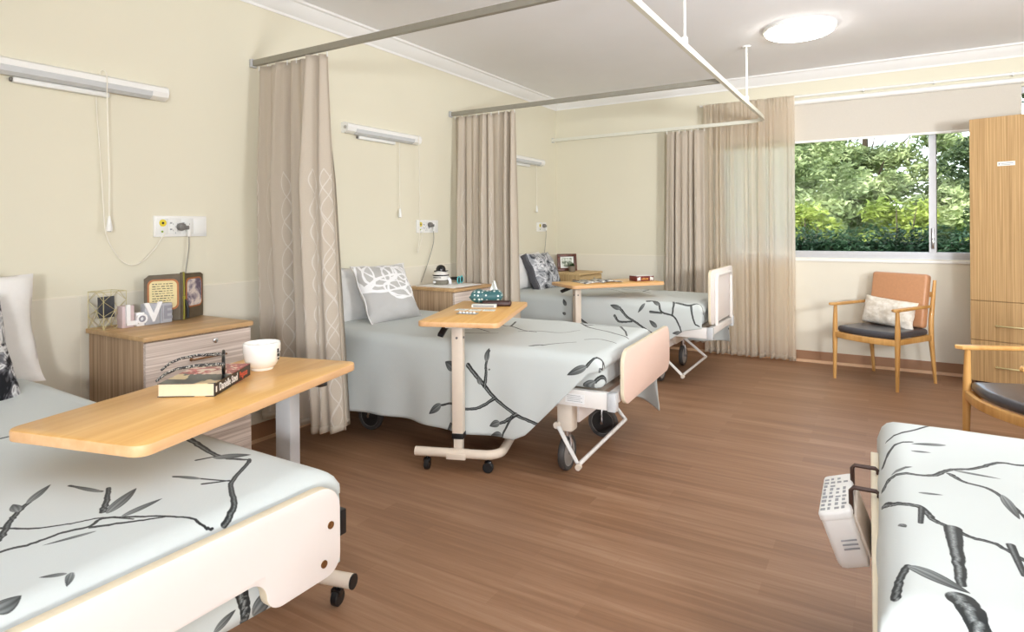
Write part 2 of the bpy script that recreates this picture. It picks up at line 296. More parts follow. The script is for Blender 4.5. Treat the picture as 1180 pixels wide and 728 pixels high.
PRINT = {
 'bed1': [
('s',[(1.736,0.438,0.0048),(1.733,0.466,0.0049),(1.75,0.506,0.0051),(1.754,0.553,0.0052),(1.773,0.591,0.0053),(1.761,0.619,0.0055),(1.802,0.651,0.0055),(1.838,0.679,0.0055),(1.891,0.71,0.0055),(1.935,0.721,0.0055),(1.945,0.734,0.0055)]),
('s',[(1.607,0.481,0.0041),(1.63,0.501,0.0041),(1.687,0.534,0.0041),(1.729,0.579,0.0042),(1.758,0.621,0.0043),(1.814,0.65,0.0043)]),
('s',[(1.777,0.59,0.0047),(1.824,0.645,0.0048),(1.859,0.691,0.0049)]),
('s',[(1.732,0.633,0.0081),(1.681,0.666,0.0084),(1.627,0.695,0.0088)]),
('s',[(1.949,0.758,0.0074),(1.913,0.801,0.0078),(1.825,0.856,0.0083),(1.762,0.942,0.009),(1.74,0.962,0.0091)]),
('s',[(1.453,0.973,0.0118),(1.574,0.95,0.0112),(1.674,0.936,0.0107),(1.735,0.953,0.0106)]),
('s',[(1.632,0.893,0.0053),(1.651,0.934,0.0054)]),
('s',[(1.776,0.818,0.0048),(1.808,0.861,0.0049)]),
('s',[(1.694,0.461,0.0078),(1.673,0.486,0.008),(1.616,0.521,0.0084),(1.585,0.547,0.0087),(1.556,0.577,0.009)]),
('s',[(1.053,0.702,0.0058),(1.053,0.758,0.006),(1.09,0.801,0.006)]),
('s',[(1.544,0.656,0.0048),(1.633,0.679,0.0047)]),
('s',[(1.686,0.804,0.0042),(1.812,0.858,0.0042)]),
('b',[(1.801,0.59,0.0094),(1.773,0.513,0.009)]),
('b',[(1.748,0.634,0.0278),(1.68,0.726,0.0304)]),
('b',[(1.786,0.641,0.0183),(1.775,0.729,0.0196)]),
('b',[(1.637,0.678,0.0133),(1.542,0.655,0.0136)]),
('b',[(1.653,0.924,0.0368),(1.717,0.984,0.0373)]),
('b',[(1.75,0.831,0.014),(1.679,0.804,0.0142)]),
('b',[(1.563,0.569,0.0179),(1.503,0.636,0.0191)]),
('b',[(1.585,0.547,0.0212),(1.542,0.553,0.0216)]),
('b',[(1.921,0.389,0.0444),(1.914,0.429,0.0462)]),
('b',[(1.908,0.495,0.0114),(1.88,0.466,0.0113)]),
('b',[(1.91,0.501,0.0124),(1.933,0.484,0.0121)]),
('b',[(1.436,0.876,0.0193),(1.367,0.816,0.0191)]),
('s',[(2.086,0.784,0.0157),(2.117,0.794,0.0157),(2.148,0.797,0.0157),(2.157,0.792,0.0157)]),
('b',[(2.147,0.729,0.0174),(2.125,0.776,0.0174)]),
('b',[(2.157,0.813,0.0391),(2.118,0.865,0.0391)]),
 ],
 'bed2': [
('s',[(1.243,2.51,0.0147),(1.323,2.434,0.0145),(1.395,2.36,0.0143),(1.52,2.295,0.014),(1.627,2.265,0.0138),(1.666,2.258,0.0137)]),
('s',[(1.338,2.412,0.0109),(1.347,2.473,0.0108),(1.346,2.521,0.0108),(1.361,2.595,0.0108)]),
('s',[(1.395,2.36,0.0096),(1.315,2.306,0.0097),(1.241,2.292,0.0098),(1.157,2.305,0.0099),(1.063,2.279,0.0101)]),
('s',[(1.52,2.295,0.0117),(1.45,2.249,0.0118),(1.394,2.228,0.0119)]),
('s',[(1.499,2.286,0.007),(1.443,2.188,0.0071),(1.435,2.146,0.0071)]),
('s',[(1.141,2.163,0.0124),(1.153,2.202,0.0124)]),
('b',[(1.346,2.54,0.0289),(1.357,2.609,0.0288)]),
('b',[(1.159,2.482,0.0521),(1.097,2.513,0.0527)]),
('b',[(1.079,2.291,0.0377),(1.007,2.23,0.0382)]),
('b',[(1.422,2.242,0.0357),(1.365,2.214,0.036)]),
('b',[(1.438,2.176,0.0403),(1.372,2.167,0.0408)]),
('b',[(1.316,2.421,0.0266),(1.302,2.468,0.0267)]),
('b',[(1.36,2.499,0.0144),(1.37,2.505,0.0144)]),
('s',[(1.891,2.575,0.0088),(1.951,2.647,0.0087),(1.992,2.662,0.0086)]),
('s',[(1.962,2.653,0.0076),(1.991,2.624,0.0075),(1.979,2.569,0.0076)]),
('b',[(1.891,2.575,0.0351),(1.793,2.523,0.0357)]),
('b',[(1.989,2.586,0.0323),(1.971,2.519,0.0324)]),
('s',[(1.612,2.704,0.0072),(1.66,2.821,0.0073),(1.721,2.892,0.0074)]),
('s',[(1.313,3.029,0.0054),(1.432,3.094,0.0054),(1.556,3.118,0.0054),(1.612,3.22,0.0055)]),
('s',[(1.294,3.785,0.0113),(1.494,3.515,0.0104),(1.605,3.373,0.0099),(1.702,3.286,0.0096),(1.815,3.218,0.0093),(1.927,3.141,0.0089)]),
('s',[(1.778,3.467,0.0085),(1.852,3.324,0.0081),(1.904,3.184,0.0078)]),
('s',[(1.737,2.975,0.005),(1.803,3.011,0.005),(1.915,2.963,0.0049)]),
('s',[(1.562,3.418,0.0043),(1.586,3.451,0.0043)]),
('b',[(1.609,2.723,0.0264),(1.555,2.659,0.0262)]),
('s',[(0.97,3.344,0.0092),(1.135,3.18,0.0087),(1.192,3.169,0.0086),(1.339,3.065,0.0082),(1.412,3.052,0.0081)]),
('s',[(1.188,3.167,0.0086),(1.126,3.35,0.009)]),
('s',[(1.082,2.82,0.0056),(1.146,2.855,0.0056),(1.232,2.928,0.0056)]),
('s',[(1.062,2.979,0.0059),(1.172,2.931,0.0057)]),
('b',[(1.232,2.928,0.0072),(1.087,2.812,0.0072)]),
 ],
 'bed3': [
('s',[(1.288,4.595,0.0122),(1.352,4.53,0.0121),(1.415,4.497,0.0121),(1.477,4.457,0.012),(1.569,4.412,0.0119)]),
('s',[(1.247,4.531,0.0123),(1.288,4.488,0.0122),(1.391,4.495,0.0121)]),
('s',[(0.902,4.507,0.0127),(0.971,4.464,0.0126),(1.056,4.419,0.0125)]),
('s',[(1.502,4.668,0.0105),(1.555,4.675,0.0104),(1.601,4.651,0.0103),(1.63,4.587,0.0103),(1.719,4.563,0.0102),(1.762,4.501,0.0102),(1.784,4.438,0.0101)]),
('s',[(1.539,4.581,0.0104),(1.63,4.579,0.0103)]),
('s',[(1.705,4.698,0.0102),(1.72,4.644,0.0102),(1.712,4.563,0.0102)]),
('s',[(1.85,4.652,0.0086),(1.864,4.581,0.0086),(1.885,4.518,0.0086),(1.927,4.499,0.0086)]),
('s',[(1.734,4.671,0.0102),(1.836,4.651,0.0101),(1.907,4.684,0.01),(1.97,4.673,0.0099)]),
('b',[(1.296,4.588,0.0397),(1.207,4.613,0.0401)]),
('b',[(1.494,4.645,0.0239),(1.439,4.567,0.0241)]),
('b',[(1.608,4.637,0.0295),(1.548,4.675,0.0297)]),
('b',[(1.592,4.466,0.0355),(1.531,4.516,0.0357)]),
('b',[(1.784,4.442,0.029),(1.711,4.43,0.0292)]),
('b',[(0.814,4.581,0.0321),(0.788,4.636,0.0322)]),
('b',[(0.814,4.509,0.0257),(0.782,4.523,0.0257)]),
('b',[(1.255,4.516,0.0215),(1.247,4.539,0.0215)]),
('s',[(1.027,5.38,0.0071),(1.164,5.356,0.0069),(1.361,5.192,0.0066)]),
('s',[(1.277,5.235,0.0084),(1.259,5.499,0.0088)]),
('s',[(0.796,5.167,0.007),(0.946,5.301,0.007),(1.196,5.073,0.0066)]),
 ],
 'bed4': [
('s',[(3.084,2.014,0.0043),(3.176,2.141,0.0045),(3.276,2.279,0.0046),(3.359,2.36,0.0047),(3.439,2.339,0.0046),(3.516,2.32,0.0044)]),
('s',[(3.071,1.834,0.0055),(3.105,1.956,0.0058),(3.149,2.009,0.0059)]),
('s',[(3.071,1.669,0.0086),(3.102,1.724,0.0088),(3.177,1.761,0.0088),(3.219,1.839,0.009),(3.271,1.88,0.0091),(3.328,1.947,0.0093),(3.379,1.953,0.0091),(3.459,2.022,0.0092)]),
('s',[(3.216,1.805,0.0081),(3.242,1.758,0.0078),(3.284,1.734,0.0076),(3.308,1.668,0.0072),(3.323,1.59,0.0068),(3.337,1.487,0.0063)]),
('s',[(3.074,1.576,0.0108),(3.094,1.553,0.0106),(3.121,1.544,0.0104),(3.148,1.535,0.0103),(3.166,1.484,0.0098),(3.194,1.458,0.0095),(3.22,1.433,0.0093),(3.256,1.422,0.009),(3.29,1.377,0.0086),(3.325,1.314,0.008)]),
('s',[(3.194,1.458,0.0179),(3.192,1.342,0.0164),(3.189,1.244,0.0152)]),
('s',[(3.185,1.194,0.0243),(3.2,1.15,0.0231),(3.204,1.09,0.0218)]),
('s',[(3.094,1.168,0.0099),(3.103,1.224,0.0104),(3.116,1.269,0.0107)]),
('s',[(3.148,1.535,0.0077),(3.142,1.455,0.0073)]),
('s',[(3.279,1.429,0.0079),(3.281,1.318,0.0072)]),
('b',[(3.226,2.026,0.0183),(3.145,1.992,0.0184)]),
('b',[(3.143,1.938,0.0114),(3.188,1.951,0.0113)]),
('b',[(3.225,1.842,0.0151),(3.318,1.828,0.0145)]),
('b',[(3.146,1.618,0.0108),(3.192,1.632,0.0107)]),
('b',[(3.116,1.269,0.0321),(3.199,1.221,0.0296)]),
('b',[(3.108,1.443,0.0147),(3.118,1.427,0.0145)]),
('b',[(3.096,1.735,0.0104),(3.142,1.805,0.0106)]),
('b',[(3.303,1.709,0.0203),(3.313,1.57,0.0184)]),
 ],
}
# ------------------------------------------------------------------ mesh builder
class MB:
    def __init__(s): s.bm = bmesh.new(); s.mats = []; s.cur = 0
    def mat(s, m):
        if m not in s.mats: s.mats.append(m)
        s.cur = s.mats.index(m); return s
    def _mark(s, before):
        for f in s.bm.faces:
            if f.index == -1 or f.index >= before: pass
    def box(s, x0, x1, y0, y1, z0, z1, bev=0, seg=2, M4=None):
        b = bmesh.new()
        vs = [b.verts.new((x, y, z)) for x in (x0, x1) for y in (y0, y1) for z in (z0, z1)]
        for q in ((0,1,3,2), (4,6,7,5), (0,4,5,1), (2,3,7,6), (0,2,6,4), (1,5,7,3)): b.faces.new([vs[i] for i in q])
        if bev: bmesh.ops.bevel(b, geom=b.edges[:], offset=bev, segments=seg, affect='EDGES', profile=.5)
        return s._merge(b, M4)
    def _merge(s, b, M4=None):
        if M4 is not None: bmesh.ops.transform(b, matrix=M4, verts=b.verts)
        bmesh.ops.recalc_face_normals(b, faces=b.faces[:])
        for f in b.faces: f.material_index = s.cur
        me = bpy.data.meshes.new('tmp'); b.to_mesh(me); b.free(); s.bm.from_mesh(me); bpy.data.meshes.remove(me); return s
    def prism(s, poly, h0, h1, axis='z', bev=0, seg=2, M4=None):
        """extrude a 2D outline along axis: z -> (x,y), x -> (y,z), y -> (x,z)"""
        b = bmesh.new()
        def P(p, h): return {'z': (p[0], p[1], h), 'x': (h, p[0], p[1]), 'y': (p[0], h, p[1])}[axis]
        lo = [b.verts.new(P(p, h0)) for p in poly]; hi = [b.verts.new(P(p, h1)) for p in poly]; n = len(poly)
        b.faces.new(lo); b.faces.new(hi)
        for i in range(n): b.faces.new((lo[i], lo[(i+1) % n], hi[(i+1) % n], hi[i]))
        bmesh.ops.recalc_face_normals(b, faces=b.faces[:])
        if bev:
            es = [e for e in b.edges if (e.verts[0] in lo) == (e.verts[1] in lo)]
            bmesh.ops.bevel(b, geom=es, offset=bev, segments=seg, affect='EDGES', profile=.5)
        return s._merge(b, M4)
    def tube(s, pts, r, n=10, cap=True, M4=None):
        b = bmesh.new(); P = [Vector(p) for p in pts]; rings = []
        rr = r if isinstance(r, (list, tuple)) else [r]*len(P)
        T = [(P[min(i+1, len(P)-1)]-P[max(i-1, 0)]).normalized() for i in range(len(P))]
        up = Vector((0,0,1)) if abs(T[0].z) < .9 else Vector((1,0,0))
        nrm = T[0].cross(up).normalized()
        for i, p in enumerate(P):
            nrm = (nrm-T[i]*nrm.dot(T[i])).normalized(); bi = T[i].cross(nrm)
            rings.append([b.verts.new(p+(nrm*math.cos(a)+bi*math.sin(a))*rr[i]) for a in (2*PI*k/n for k in range(n))])
        for i in range(len(P)-1):
            for k in range(n): b.faces.new((rings[i][k], rings[i][(k+1) % n], rings[i+1][(k+1) % n], rings[i+1][k]))
        if cap: b.faces.new(rings[0]); b.faces.new(rings[-1])
        return s._merge(b, M4)
    def lathe(s, prof, c=(0,0,0), n=32, axis='z', M4=None):
        b = bmesh.new(); rings = []
        for r, h in prof:
            if r < 1e-6: rings.append([b.verts.new(s._ax(0, 0, h, c, axis))])
            else: rings.append([b.verts.new(s._ax(r*math.cos(2*PI*k/n), r*math.sin(2*PI*k/n), h, c, axis)) for k in range(n)])
        for A, B in zip(rings, rings[1:]):
            for k in range(n):
                q = [A[k % len(A)], A[(k+1) % len(A)], B[(k+1) % len(B)], B[k % len(B)]]
                q = list(dict.fromkeys(q))
                if len(q) > 2: b.faces.new(q)
        for A in (rings[0], rings[-1]):
            if len(A) > 2: b.faces.new(A)
        return s._merge(b, M4)
    @staticmethod
    def _ax(x, y, h, c, axis):
        v = {'z': (x, y, h), 'x': (h, x, y), 'y': (x, h, y)}[axis]
        return (v[0]+c[0], v[1]+c[1], v[2]+c[2])
    def grid(s, fn, nu, nv, uvfn=None, closed=False, M4=None):
        b = s.bm; uvl = b.loops.layers.uv.verify()
        V = [[b.verts.new(fn(i/nu, j/nv)) for j in range(nv+1)] for i in range(nu+1)]
        if M4 is not None:
            for r in V:
                for v in r: v.co = M4 @ v.co
        for i in range(nu):
            for j in range(nv):
                f = b.faces.new((V[i][j], V[i+1][j], V[i+1][j+1], V[i][j+1])); f.material_index = s.cur
                if uvfn:
                    for lp, (a, c) in zip(f.loops, ((i, j), (i+1, j), (i+1, j+1), (i, j+1))): lp[uvl].uv = uvfn(a/nu, c/nv)
        return s
    def quad(s, pts):
        f = s.bm.faces.new([s.bm.verts.new(p) for p in pts]); f.material_index = s.cur; return s
    def build(s, name, mat=None, parent=None, loc=(0,0,0), smooth=True, angle=35, sharp_uv=False):
        me = bpy.data.meshes.new(name); s.bm.to_mesh(me); s.bm.free()
        for m in (s.mats or [mat]): me.materials.append(m)
        if smooth:
            for p in me.polygons: p.use_smooth = True
            try: me.set_sharp_from_angle(angle=R(angle))
            except Exception: pass
        o = bpy.data.objects.new(name, me); COL.objects.link(o); o.location = loc
        if parent is not None: o.parent = parent
        return o

def tag(o, label=None, cat=None, group=None, kind=None):
    if label: o['label'] = label
    if cat: o['category'] = cat
    if group: o['group'] = group
    if kind: o['kind'] = kind
    return o
def thing(name, label, cat, loc=(0,0,0), rotz=0, group=None):
    o = bpy.data.objects.new(name, None); COL.objects.link(o); o.empty_display_size = .05
    o.location = loc; o.rotation_euler = (0, 0, rotz); return tag(o, label, cat, group)
def struct(name, mb, mat, parent=None, **k):
    o = mb.build(name, mat, parent, **k)
    if parent is None: o['kind'] = 'structure'
    return o
def mod(o, typ, **kw):
    m = o.modifiers.new(typ.lower(), typ)
    for k, v in kw.items(): setattr(m, k, v)
    return m
def rrect(x0, x1, y0, y1, r, n=6):
    out = []
    for cx, cy, a0 in ((x1-r, y0+r, -90), (x1-r, y1-r, 0), (x0+r, y1-r, 90), (x0+r, y0+r, 180)):
        for k in range(n+1):
            a = R(a0+90*k/n); out.append((cx+r*math.cos(a), cy+r*math.sin(a)))
    return out
def arc(c, r, a0, a1, n, plane='xy'):
    out = []
    for k in range(n+1):
        a = R(a0+(a1-a0)*k/n); x, y = r*math.cos(a), r*math.sin(a)
        out.append({'xy': (c[0]+x, c[1]+y, c[2]), 'xz': (c[0]+x, c[1], c[2]+y), 'yz': (c[0], c[1]+x, c[2]+y)}[plane])
    return out
def smooth_path(P, k=8):
    P = [Vector(p) for p in P]; Q = [2*P[0]-P[1]]+P+[2*P[-1]-P[-2]]; out = []
    for i in range(1, len(Q)-2):
        for j in range(k):
            t = j/k; a, b, c, d = Q[i-1:i+3]
            out.append(.5*((2*b)+(c-a)*t+(2*a-5*b+4*c-d)*t*t+(3*b-a-3*c+d)*t**3))
    out.append(P[-1]); return out
def frame_matrix(origin, x, y):
    x = Vector(x).normalized(); y = Vector(y); y = (y-x*y.dot(x)).normalized(); z = x.cross(y)
    m = Matrix((x, y, z)).transposed().to_4x4(); m.translation = Vector(origin); return m
def text_mesh(body, size, depth=.0004, align='CENTER', bold=0.0):
    c = bpy.data.curves.new('t', 'FONT'); c.body = body; c.size = size; c.extrude = depth; c.align_x = align; c.align_y = 'CENTER'
    c.offset = bold; c.resolution_u = 3
    o = bpy.data.objects.new('t', c); COL.objects.link(o)
    dg = bpy.context.evaluated_depsgraph_get(); dg.update()
    me = bpy.data.meshes.new_from_object(o.evaluated_get(dg)); bpy.data.objects.remove(o); bpy.data.curves.remove(c)
    return me
def text_part(name, body, size, mat, parent, M4, depth=.0004, bold=0.0, align='CENTER', sx=1):
    me = text_mesh(body, size, depth, align, bold); me.transform(M4 @ Matrix.Diagonal((sx, 1, 1, 1)))
    me.materials.clear(); me.materials.append(mat); me.name = name
    o = bpy.data.objects.new(name, me); COL.objects.link(o); o.parent = parent; return o

# ------------------------------------------------------------------ camera
F_PX, CX, CY = 708.0, 590.0, 262.0
TH, ROLL = R(31), .007
fw = Vector((-math.sin(TH), math.cos(TH), 0)); r0 = Vector((math.cos(TH), math.sin(TH), 0))
rt = r0*math.cos(ROLL)-Vector((0,0,1))*math.sin(ROLL); up = r0*math.sin(ROLL)+Vector((0,0,1))*math.cos(ROLL)
cam = bpy.data.cameras.new('camera'); co = bpy.data.objects.new('camera', cam); COL.objects.link(co)
cm = Matrix((rt, up, -fw)).transposed().to_4x4(); cm.translation = (3.08, 0, 1.22); co.matrix_world = cm
cam.sensor_width = 36; cam.lens = 36*F_PX/1180; cam.shift_x = 0; cam.shift_y = -(364-CY)/1180
cam.clip_start = .02; cam.clip_end = 200
sc.camera = co

# ------------------------------------------------------------------ the room
XR, YB, YF, ZC = 5.4, 6.08, -2.3, 2.6
WX0, WX1, WZ0, WZ1 = 1.72, 4.35, .93, 2.28
t = .16
struct('floor', MB().box(-t, XR+t, YF-t, YB+t, -.1, 0), M['floor'])
struct('ceiling', MB().box(-t-.7, XR+t+.7, YF-t-.7, YB+t+.75, ZC, ZC+.12), M['ceiling'])  # slab runs past the walls as an unseen eave, added to shade the hedge
struct('wall_left', MB().box(-t, 0, YF-t, YB+t, 0, ZC), M['wall'])
struct('wall_right', MB().box(XR, XR+t, YF-t, YB+t, 0, ZC), M['wall'])
w = MB()
w.box(0, WX0, YB, YB+t, 0, ZC).box(WX1, XR, YB, YB+t, 0, ZC).box(WX0, WX1, YB, YB+t, 0, WZ0).box(WX0, WX1, YB, YB+t, WZ1, ZC)
struct('wall_back', w, M['wall'])
w = MB(); GX0, GX1, GZ0, GZ1 = 1.3, 4.5, .8, 2.25      # unseen window behind the camera, added to let in fill daylight
w.box(0, GX0, YF-t, YF, 0, ZC).box(GX1, XR, YF-t, YF, 0, ZC).box(GX0, GX1, YF-t, YF, 0, GZ0).box(GX0, GX1, YF-t, YF, GZ1, ZC)
struct('wall_front', w, M['wall'])
w = MB()
for x in (GX0, (GX0+GX1)/2-.03, GX1-.06): w.box(x, x+.06, YF-.1, YF-.05, GZ0, GZ1)
w.box(GX0, GX1, YF-.1, YF-.05, GZ0, GZ0+.06).box(GX0, GX1, YF-.1, YF-.05, GZ1-.06, GZ1)
struct('fill_window', w, M['alu'])
# cornice: a stepped cove along the ceiling
cov = [(0, 2.505), (.006, 2.505), (.010, 2.52), (.03, 2.535), (.055, 2.56), (.07, 2.582), (.085, 2.587), (.088, 2.6), (0, 2.6)]
struct('trim_1', MB().prism([(x, z) for x, z in cov], YF, YB, 'y'), M['cornice'])
m = MB().prism([(YB-x, z) for x, z in cov], 0, XR, 'x'); struct('trim_2', m, M['cornice'])
# smooth lower wall panel with a pale top edge, and joints between its sheets
m = MB().box(0, .004, YF, YB, 0, .922); struct('trim_3', m, M['panel'])
m = MB().box(.004, WX0-.02, YB-.004, YB, 0, .922).box(WX0-.02, XR, YB-.004, YB, 0, .90); struct('trim_4', m, M['panel'])
m = MB().box(0, .006, YF, YB, .922, .929).box(0, WX0-.05, YB-.006, YB, .922, .929)
for y in (1.36, 2.56, 3.76, 4.96): m.box(.004, .0048, y, y+.003, .1, .922)
struct('trim_5', m, M['trimline'])
m = MB().mat(M['skirt']).box(.004, .012, YF, YB, .02, .105).mat(M['skirtline']).box(.004, .018, YF, YB, 0, .02); struct('baseboard_left', m, None)
m = MB().mat(M['skirt']).box(.012, XR, YB-.012, YB-.004, .02, .10).mat(M['skirtline']).prism([(YB-.024, 0), (YB-.012, .022), (YB-.004, .022), (YB-.004, 0)], .012, XR, 'x'); struct('baseboard_back', m, None)
# window in the back wall: aluminium frame, one fixed pane, one sliding sash
win = struct('window_1', MB().box(WX0, WX1, YB+.03, YB+.10, WZ0, WZ0+.06).box(WX0, WX1, YB+.03, YB+.10, WZ1-.05, WZ1)
    .box(WX0, WX0+.05, YB+.03, YB+.10, WZ0, WZ1).box(WX1-.05, WX1, YB+.03, YB+.10, WZ0, WZ1).box(WX0, WX1, YB+.02, YB+.03, WZ0+.03, WZ0+.045), M['alu'])
MB().mat(M['alu']).box(3.422, 3.468, YB+.035, YB+.085, WZ0+.06, WZ1-.05).box(3.418, 3.428, YB+.022, YB+.036, WZ0+.06, WZ1-.05).mat(M['grey_plastic']).box(3.468, 3.474, YB+.045, YB+.075, WZ0+.06, WZ1-.05).build('window_mullion', M['alu'], win)
MB().box(3.434, 3.452, YB+.012, YB+.036, WZ0+.09, WZ0+.26, .004).box(3.438, 3.448, YB+.002, YB+.014, WZ0+.11, WZ0+.18, .003).build('window_latch', M['chrome'], win)
MB().box(WX0-.06, XR-.9, YB-.014, YB+.03, .900, .926, .004).box(WX0, WX1, YB+.02, YB+t, .905, WZ0+.002).build('window_sill', M['plastic'], win)
MB().box(WX0+.05, 3.415, YB+.06, YB+.066, WZ0+.06, WZ1-.05).box(3.475, WX1-.05, YB+.06, YB+.066, WZ0+.06, WZ1-.05).build('window_glass', M['glass'], win)

# roller blind pulled down a quarter of the way, with the rod above it
rb = thing('roller_blind', 'pale grey roller blind pulled down over the top of the window', 'blind', (3.0, YB-.033, 2.3))
MB().tube([(-1.25, 0, .02), (1.06, 0, .02)], .022, 16).build('blind_tube', M['plastic'], rb)
MB().box(-1.24, 1.01, .012, .0155, -.325, .015).build('blind_fabric', M['blind'], rb)
MB().box(-1.24, 1.01, .006, .021, -.345, -.325, .003).build('bottom_bar', M['plastic'], rb)
for x in (-1.27, 1.055): MB().box(x, x+.012, -.022, .055, -.01, .05, .003).build('bracket', M['alu'], rb)
rod = thing('curtain_rod', 'white curtain rod fixed along the wall above the window blind', 'curtain rod', (3.0, YB-.035, 2.375))
MB().tube([(-1.42, 0, 0), (2.2, 0, 0)], .011, 10).build('rod', M['plastic'], rod)
for x in (-1.3, -.05, .45, .95, 1.9): MB().box(x, x+.012, -.012, .035, -.014, .014, .003).build('bracket', M['plastic'], rod)

# ceiling dome lamps
M['dome'] = emis('lit_opal_dome', (255,250,240), 28)
def dome(x, y, label):
    d = thing('ceiling_light', label, 'ceiling light', (x, y, ZC))
    MB().lathe([(0, 0), (.235, 0), (.235, -.02), (.225, -.026), (0, -.026)], n=48).build('lamp_base', M['plastic'], d)
    MB().lathe([(.22, -.026), (.217, -.038), (.20, -.048), (.16, -.058), (.10, -.064), (0, -.067)], n=48).build('opal_dome', M['dome'], d)
dome(2.6, 4.70, 'round lit opal dome light on the ceiling near the window')
# ------------------------------------------------------------------ curtain tracks
ZT = 2.165
def track(name_label, pts, mat, rods=(), ends=()):
    o = thing('curtain_track', name_label, 'curtain track', pts[0], 0, None); p0 = Vector(pts[0])
    b = MB()
    P = [Vector(p)-p0 for p in pts]; prof = [(-.012, -.016), (.012, -.016), (.012, .016), (-.012, .016)]
    bm = b.bm; rings = []
    for i, p in enumerate(P):
        d = (P[min(i+1, len(P)-1)]-P[max(i-1, 0)]).normalized(); nr = Vector((d.y, -d.x, 0)).normalized()
        rings.append([bm.verts.new(p+nr*a+Vector((0,0,c))) for a, c in prof])
    for A, B in zip(rings, rings[1:]):
        for k in range(4): bm.faces.new((A[k], A[(k+1) % 4], B[(k+1) % 4], B[k]))
    bm.faces.new(rings[0]); bm.faces.new(rings[-1]); bmesh.ops.recalc_face_normals(bm, faces=bm.faces[:])
    b.build('rail', mat, o)
    for x, y in rods:
        c = MB().tube([(0,0,.016), (0,0,ZC-ZT)], .0075, 10); c.lathe([(.03, ZC-ZT-.012), (.03, ZC-ZT), (0, ZC-ZT)], n=20); c.box(-.014, .014, -.014, .014, .01, .05, .003)
        c.build('hanger_rod', M['plastic'], o, loc=Vector((x, y, ZT))-p0)
    for e in ends:
        MB().box(e[0], e[1], e[2], e[3], -.024, .024, .004).build('wall_bracket', M['alu'], o)
    return o
track('curtain track from the left wall above the nearest privacy curtain', [(.002, 2.25, ZT), (2.185, 2.25, ZT)], M['track'], ends=[(0, .02, -.02, .02)])
track('curtain track above the middle privacy curtain, parallel to the nearest one', [(.002, 4.13, ZT), (2.185, 4.13, ZT)], M['track'], ends=[(0, .02, -.02, .02)])
elb = [Vector((2.2, 5.70, ZT)), Vector((2.19, 5.80, ZT)), Vector((2.14, 5.87, ZT)), Vector((2.05, 5.905, ZT)), Vector((1.95, 5.91, ZT))]
track('long white curtain track hung from the ceiling and bent round the corner bed',
      [(2.2, YF+.01, ZT)]+[tuple(v) for v in elb]+[(.002, 5.985, ZT)], M['track_white'], rods=[(2.2, 4.98), (2.2, 3.24), (2.2, 1.5), (2.2, -.3)], ends=[(-2.2, -2.18, 8.265, 8.305)])

# ------------------------------------------------------------------ curtains
def curtain(name, label, x0, x1, y, zt, zb, folds, amp, mat, seed, spread=(0, 0), heading=.0, bow=0, hooks=True, bamp=1.0, nu=None, ybow=0, group=None, lean=0):
    rs = random.Random(seed)
    ph = [rs.uniform(0, 6.28) for _ in range(6)]; kk = [rs.uniform(-.25, .25) for _ in range(8)]
    nu = nu or folds*14; nv = 46; W = x1-x0; H = zt-zb
    root = thing(name, label, 'curtain', (x0, y, zb), 0, group)
    def fn(u, v):
        h = 1-v                                            # 0 at the top
        # unevenly spaced folds
        uu = u+.018*math.sin(2*PI*u*3+ph[0])+.012*math.sin(2*PI*u*7+ph[1])
        a = amp*(.55+.45*math.sin(2*PI*u*2.3+ph[2]))*(.45+.55*min(1, h*3))*(1+(bamp-1)*h)
        s = math.sin(2*PI*folds*uu+.5*math.sin(h*2.2+ph[3])*kk[0]*4)
        s = math.copysign(abs(s)**.72, s)
        yy = a*s+.25*a*math.sin(2*PI*folds*2.13*u+ph[4]+h*1.5)
        if heading and h*H < heading:                     # pinched pleat heading
            q = 1-abs(h*H/heading-.62)/.62; yy = yy*(1-.55*max(0, q))+.010*math.sin(2*PI*folds*2*uu+ph[5])*(1-h*H/heading)
        xl = -spread[0]*h**1.2; xr = W+spread[1]*h**1.15
        xx = xl+(xr-xl)*u+.35*a*math.cos(2*PI*folds*uu)*.5+bow*math.sin(PI*min(1, h*1.0))*(.5-u)*2
        zz = H*v+.006*math.sin(2*PI*folds*uu+1.0)*(1 if v < .02 else 0)
        return (xx, yy-ybow*h**1.5*math.sin(PI*u*.5+.3)-lean*h, zz)
    full = W*2.1
    b = MB().grid(fn, nu, nv, lambda u, v: (u*full, v*H))
    c = b.build('curtain_cloth', mat, root, angle=180); mod(c, 'SOLIDIFY', thickness=.0025, offset=0)
    # stitched hem along the bottom edge
    hm = MB().grid(lambda u, v: tuple(Vector(fn(u, .018*v))+Vector((0, -.0035, 0))), nu, 1, lambda u, v: (u*full, 1.6))
    c2 = hm.build('hem', mat, root, angle=180); mod(c2, 'SOLIDIFY', thickness=.002, offset=0)
    if hooks:
        for k in range(folds+1):
            p = fn(min(1, k/folds), 1)
            MB().tube([(p[0], 0, H-.015), (p[0], 0, H+.012)], .003, 6).build('curtain_hook', M['plastic'], root)
    return root
curtain('privacy_curtain', 'nearest taupe privacy curtain gathered at the wall beside the nearest bedside cabinet', .045, .60, 2.26, ZT-.03, .155, 7, .085, M['curtain'], 3, (.0, .06), hooks=True, bamp=1.25, ybow=-.05)
curtain('privacy_curtain', 'middle taupe privacy curtain gathered at the wall behind the middle bedside cabinet', .045, .62, 4.14, ZT-.03, .16, 8, .05, M['curtain'], 8, (.0, .02), bamp=1.1)
curtain('privacy_curtain', 'far taupe privacy curtain hanging at the back wall left of the window curtain', 1.29, 1.65, 5.925, ZT-.03, .12, 6, .038, M['curtain'], 21, (.03, .0), bamp=1.0)
curtain('window_curtain', 'full length pleated sheer curtain covering the left end of the window', 1.63, 2.425, 5.982, 2.375, .02, 12, .030, M['sheer'], 33, (0, 0), heading=.16, hooks=False, nu=300)

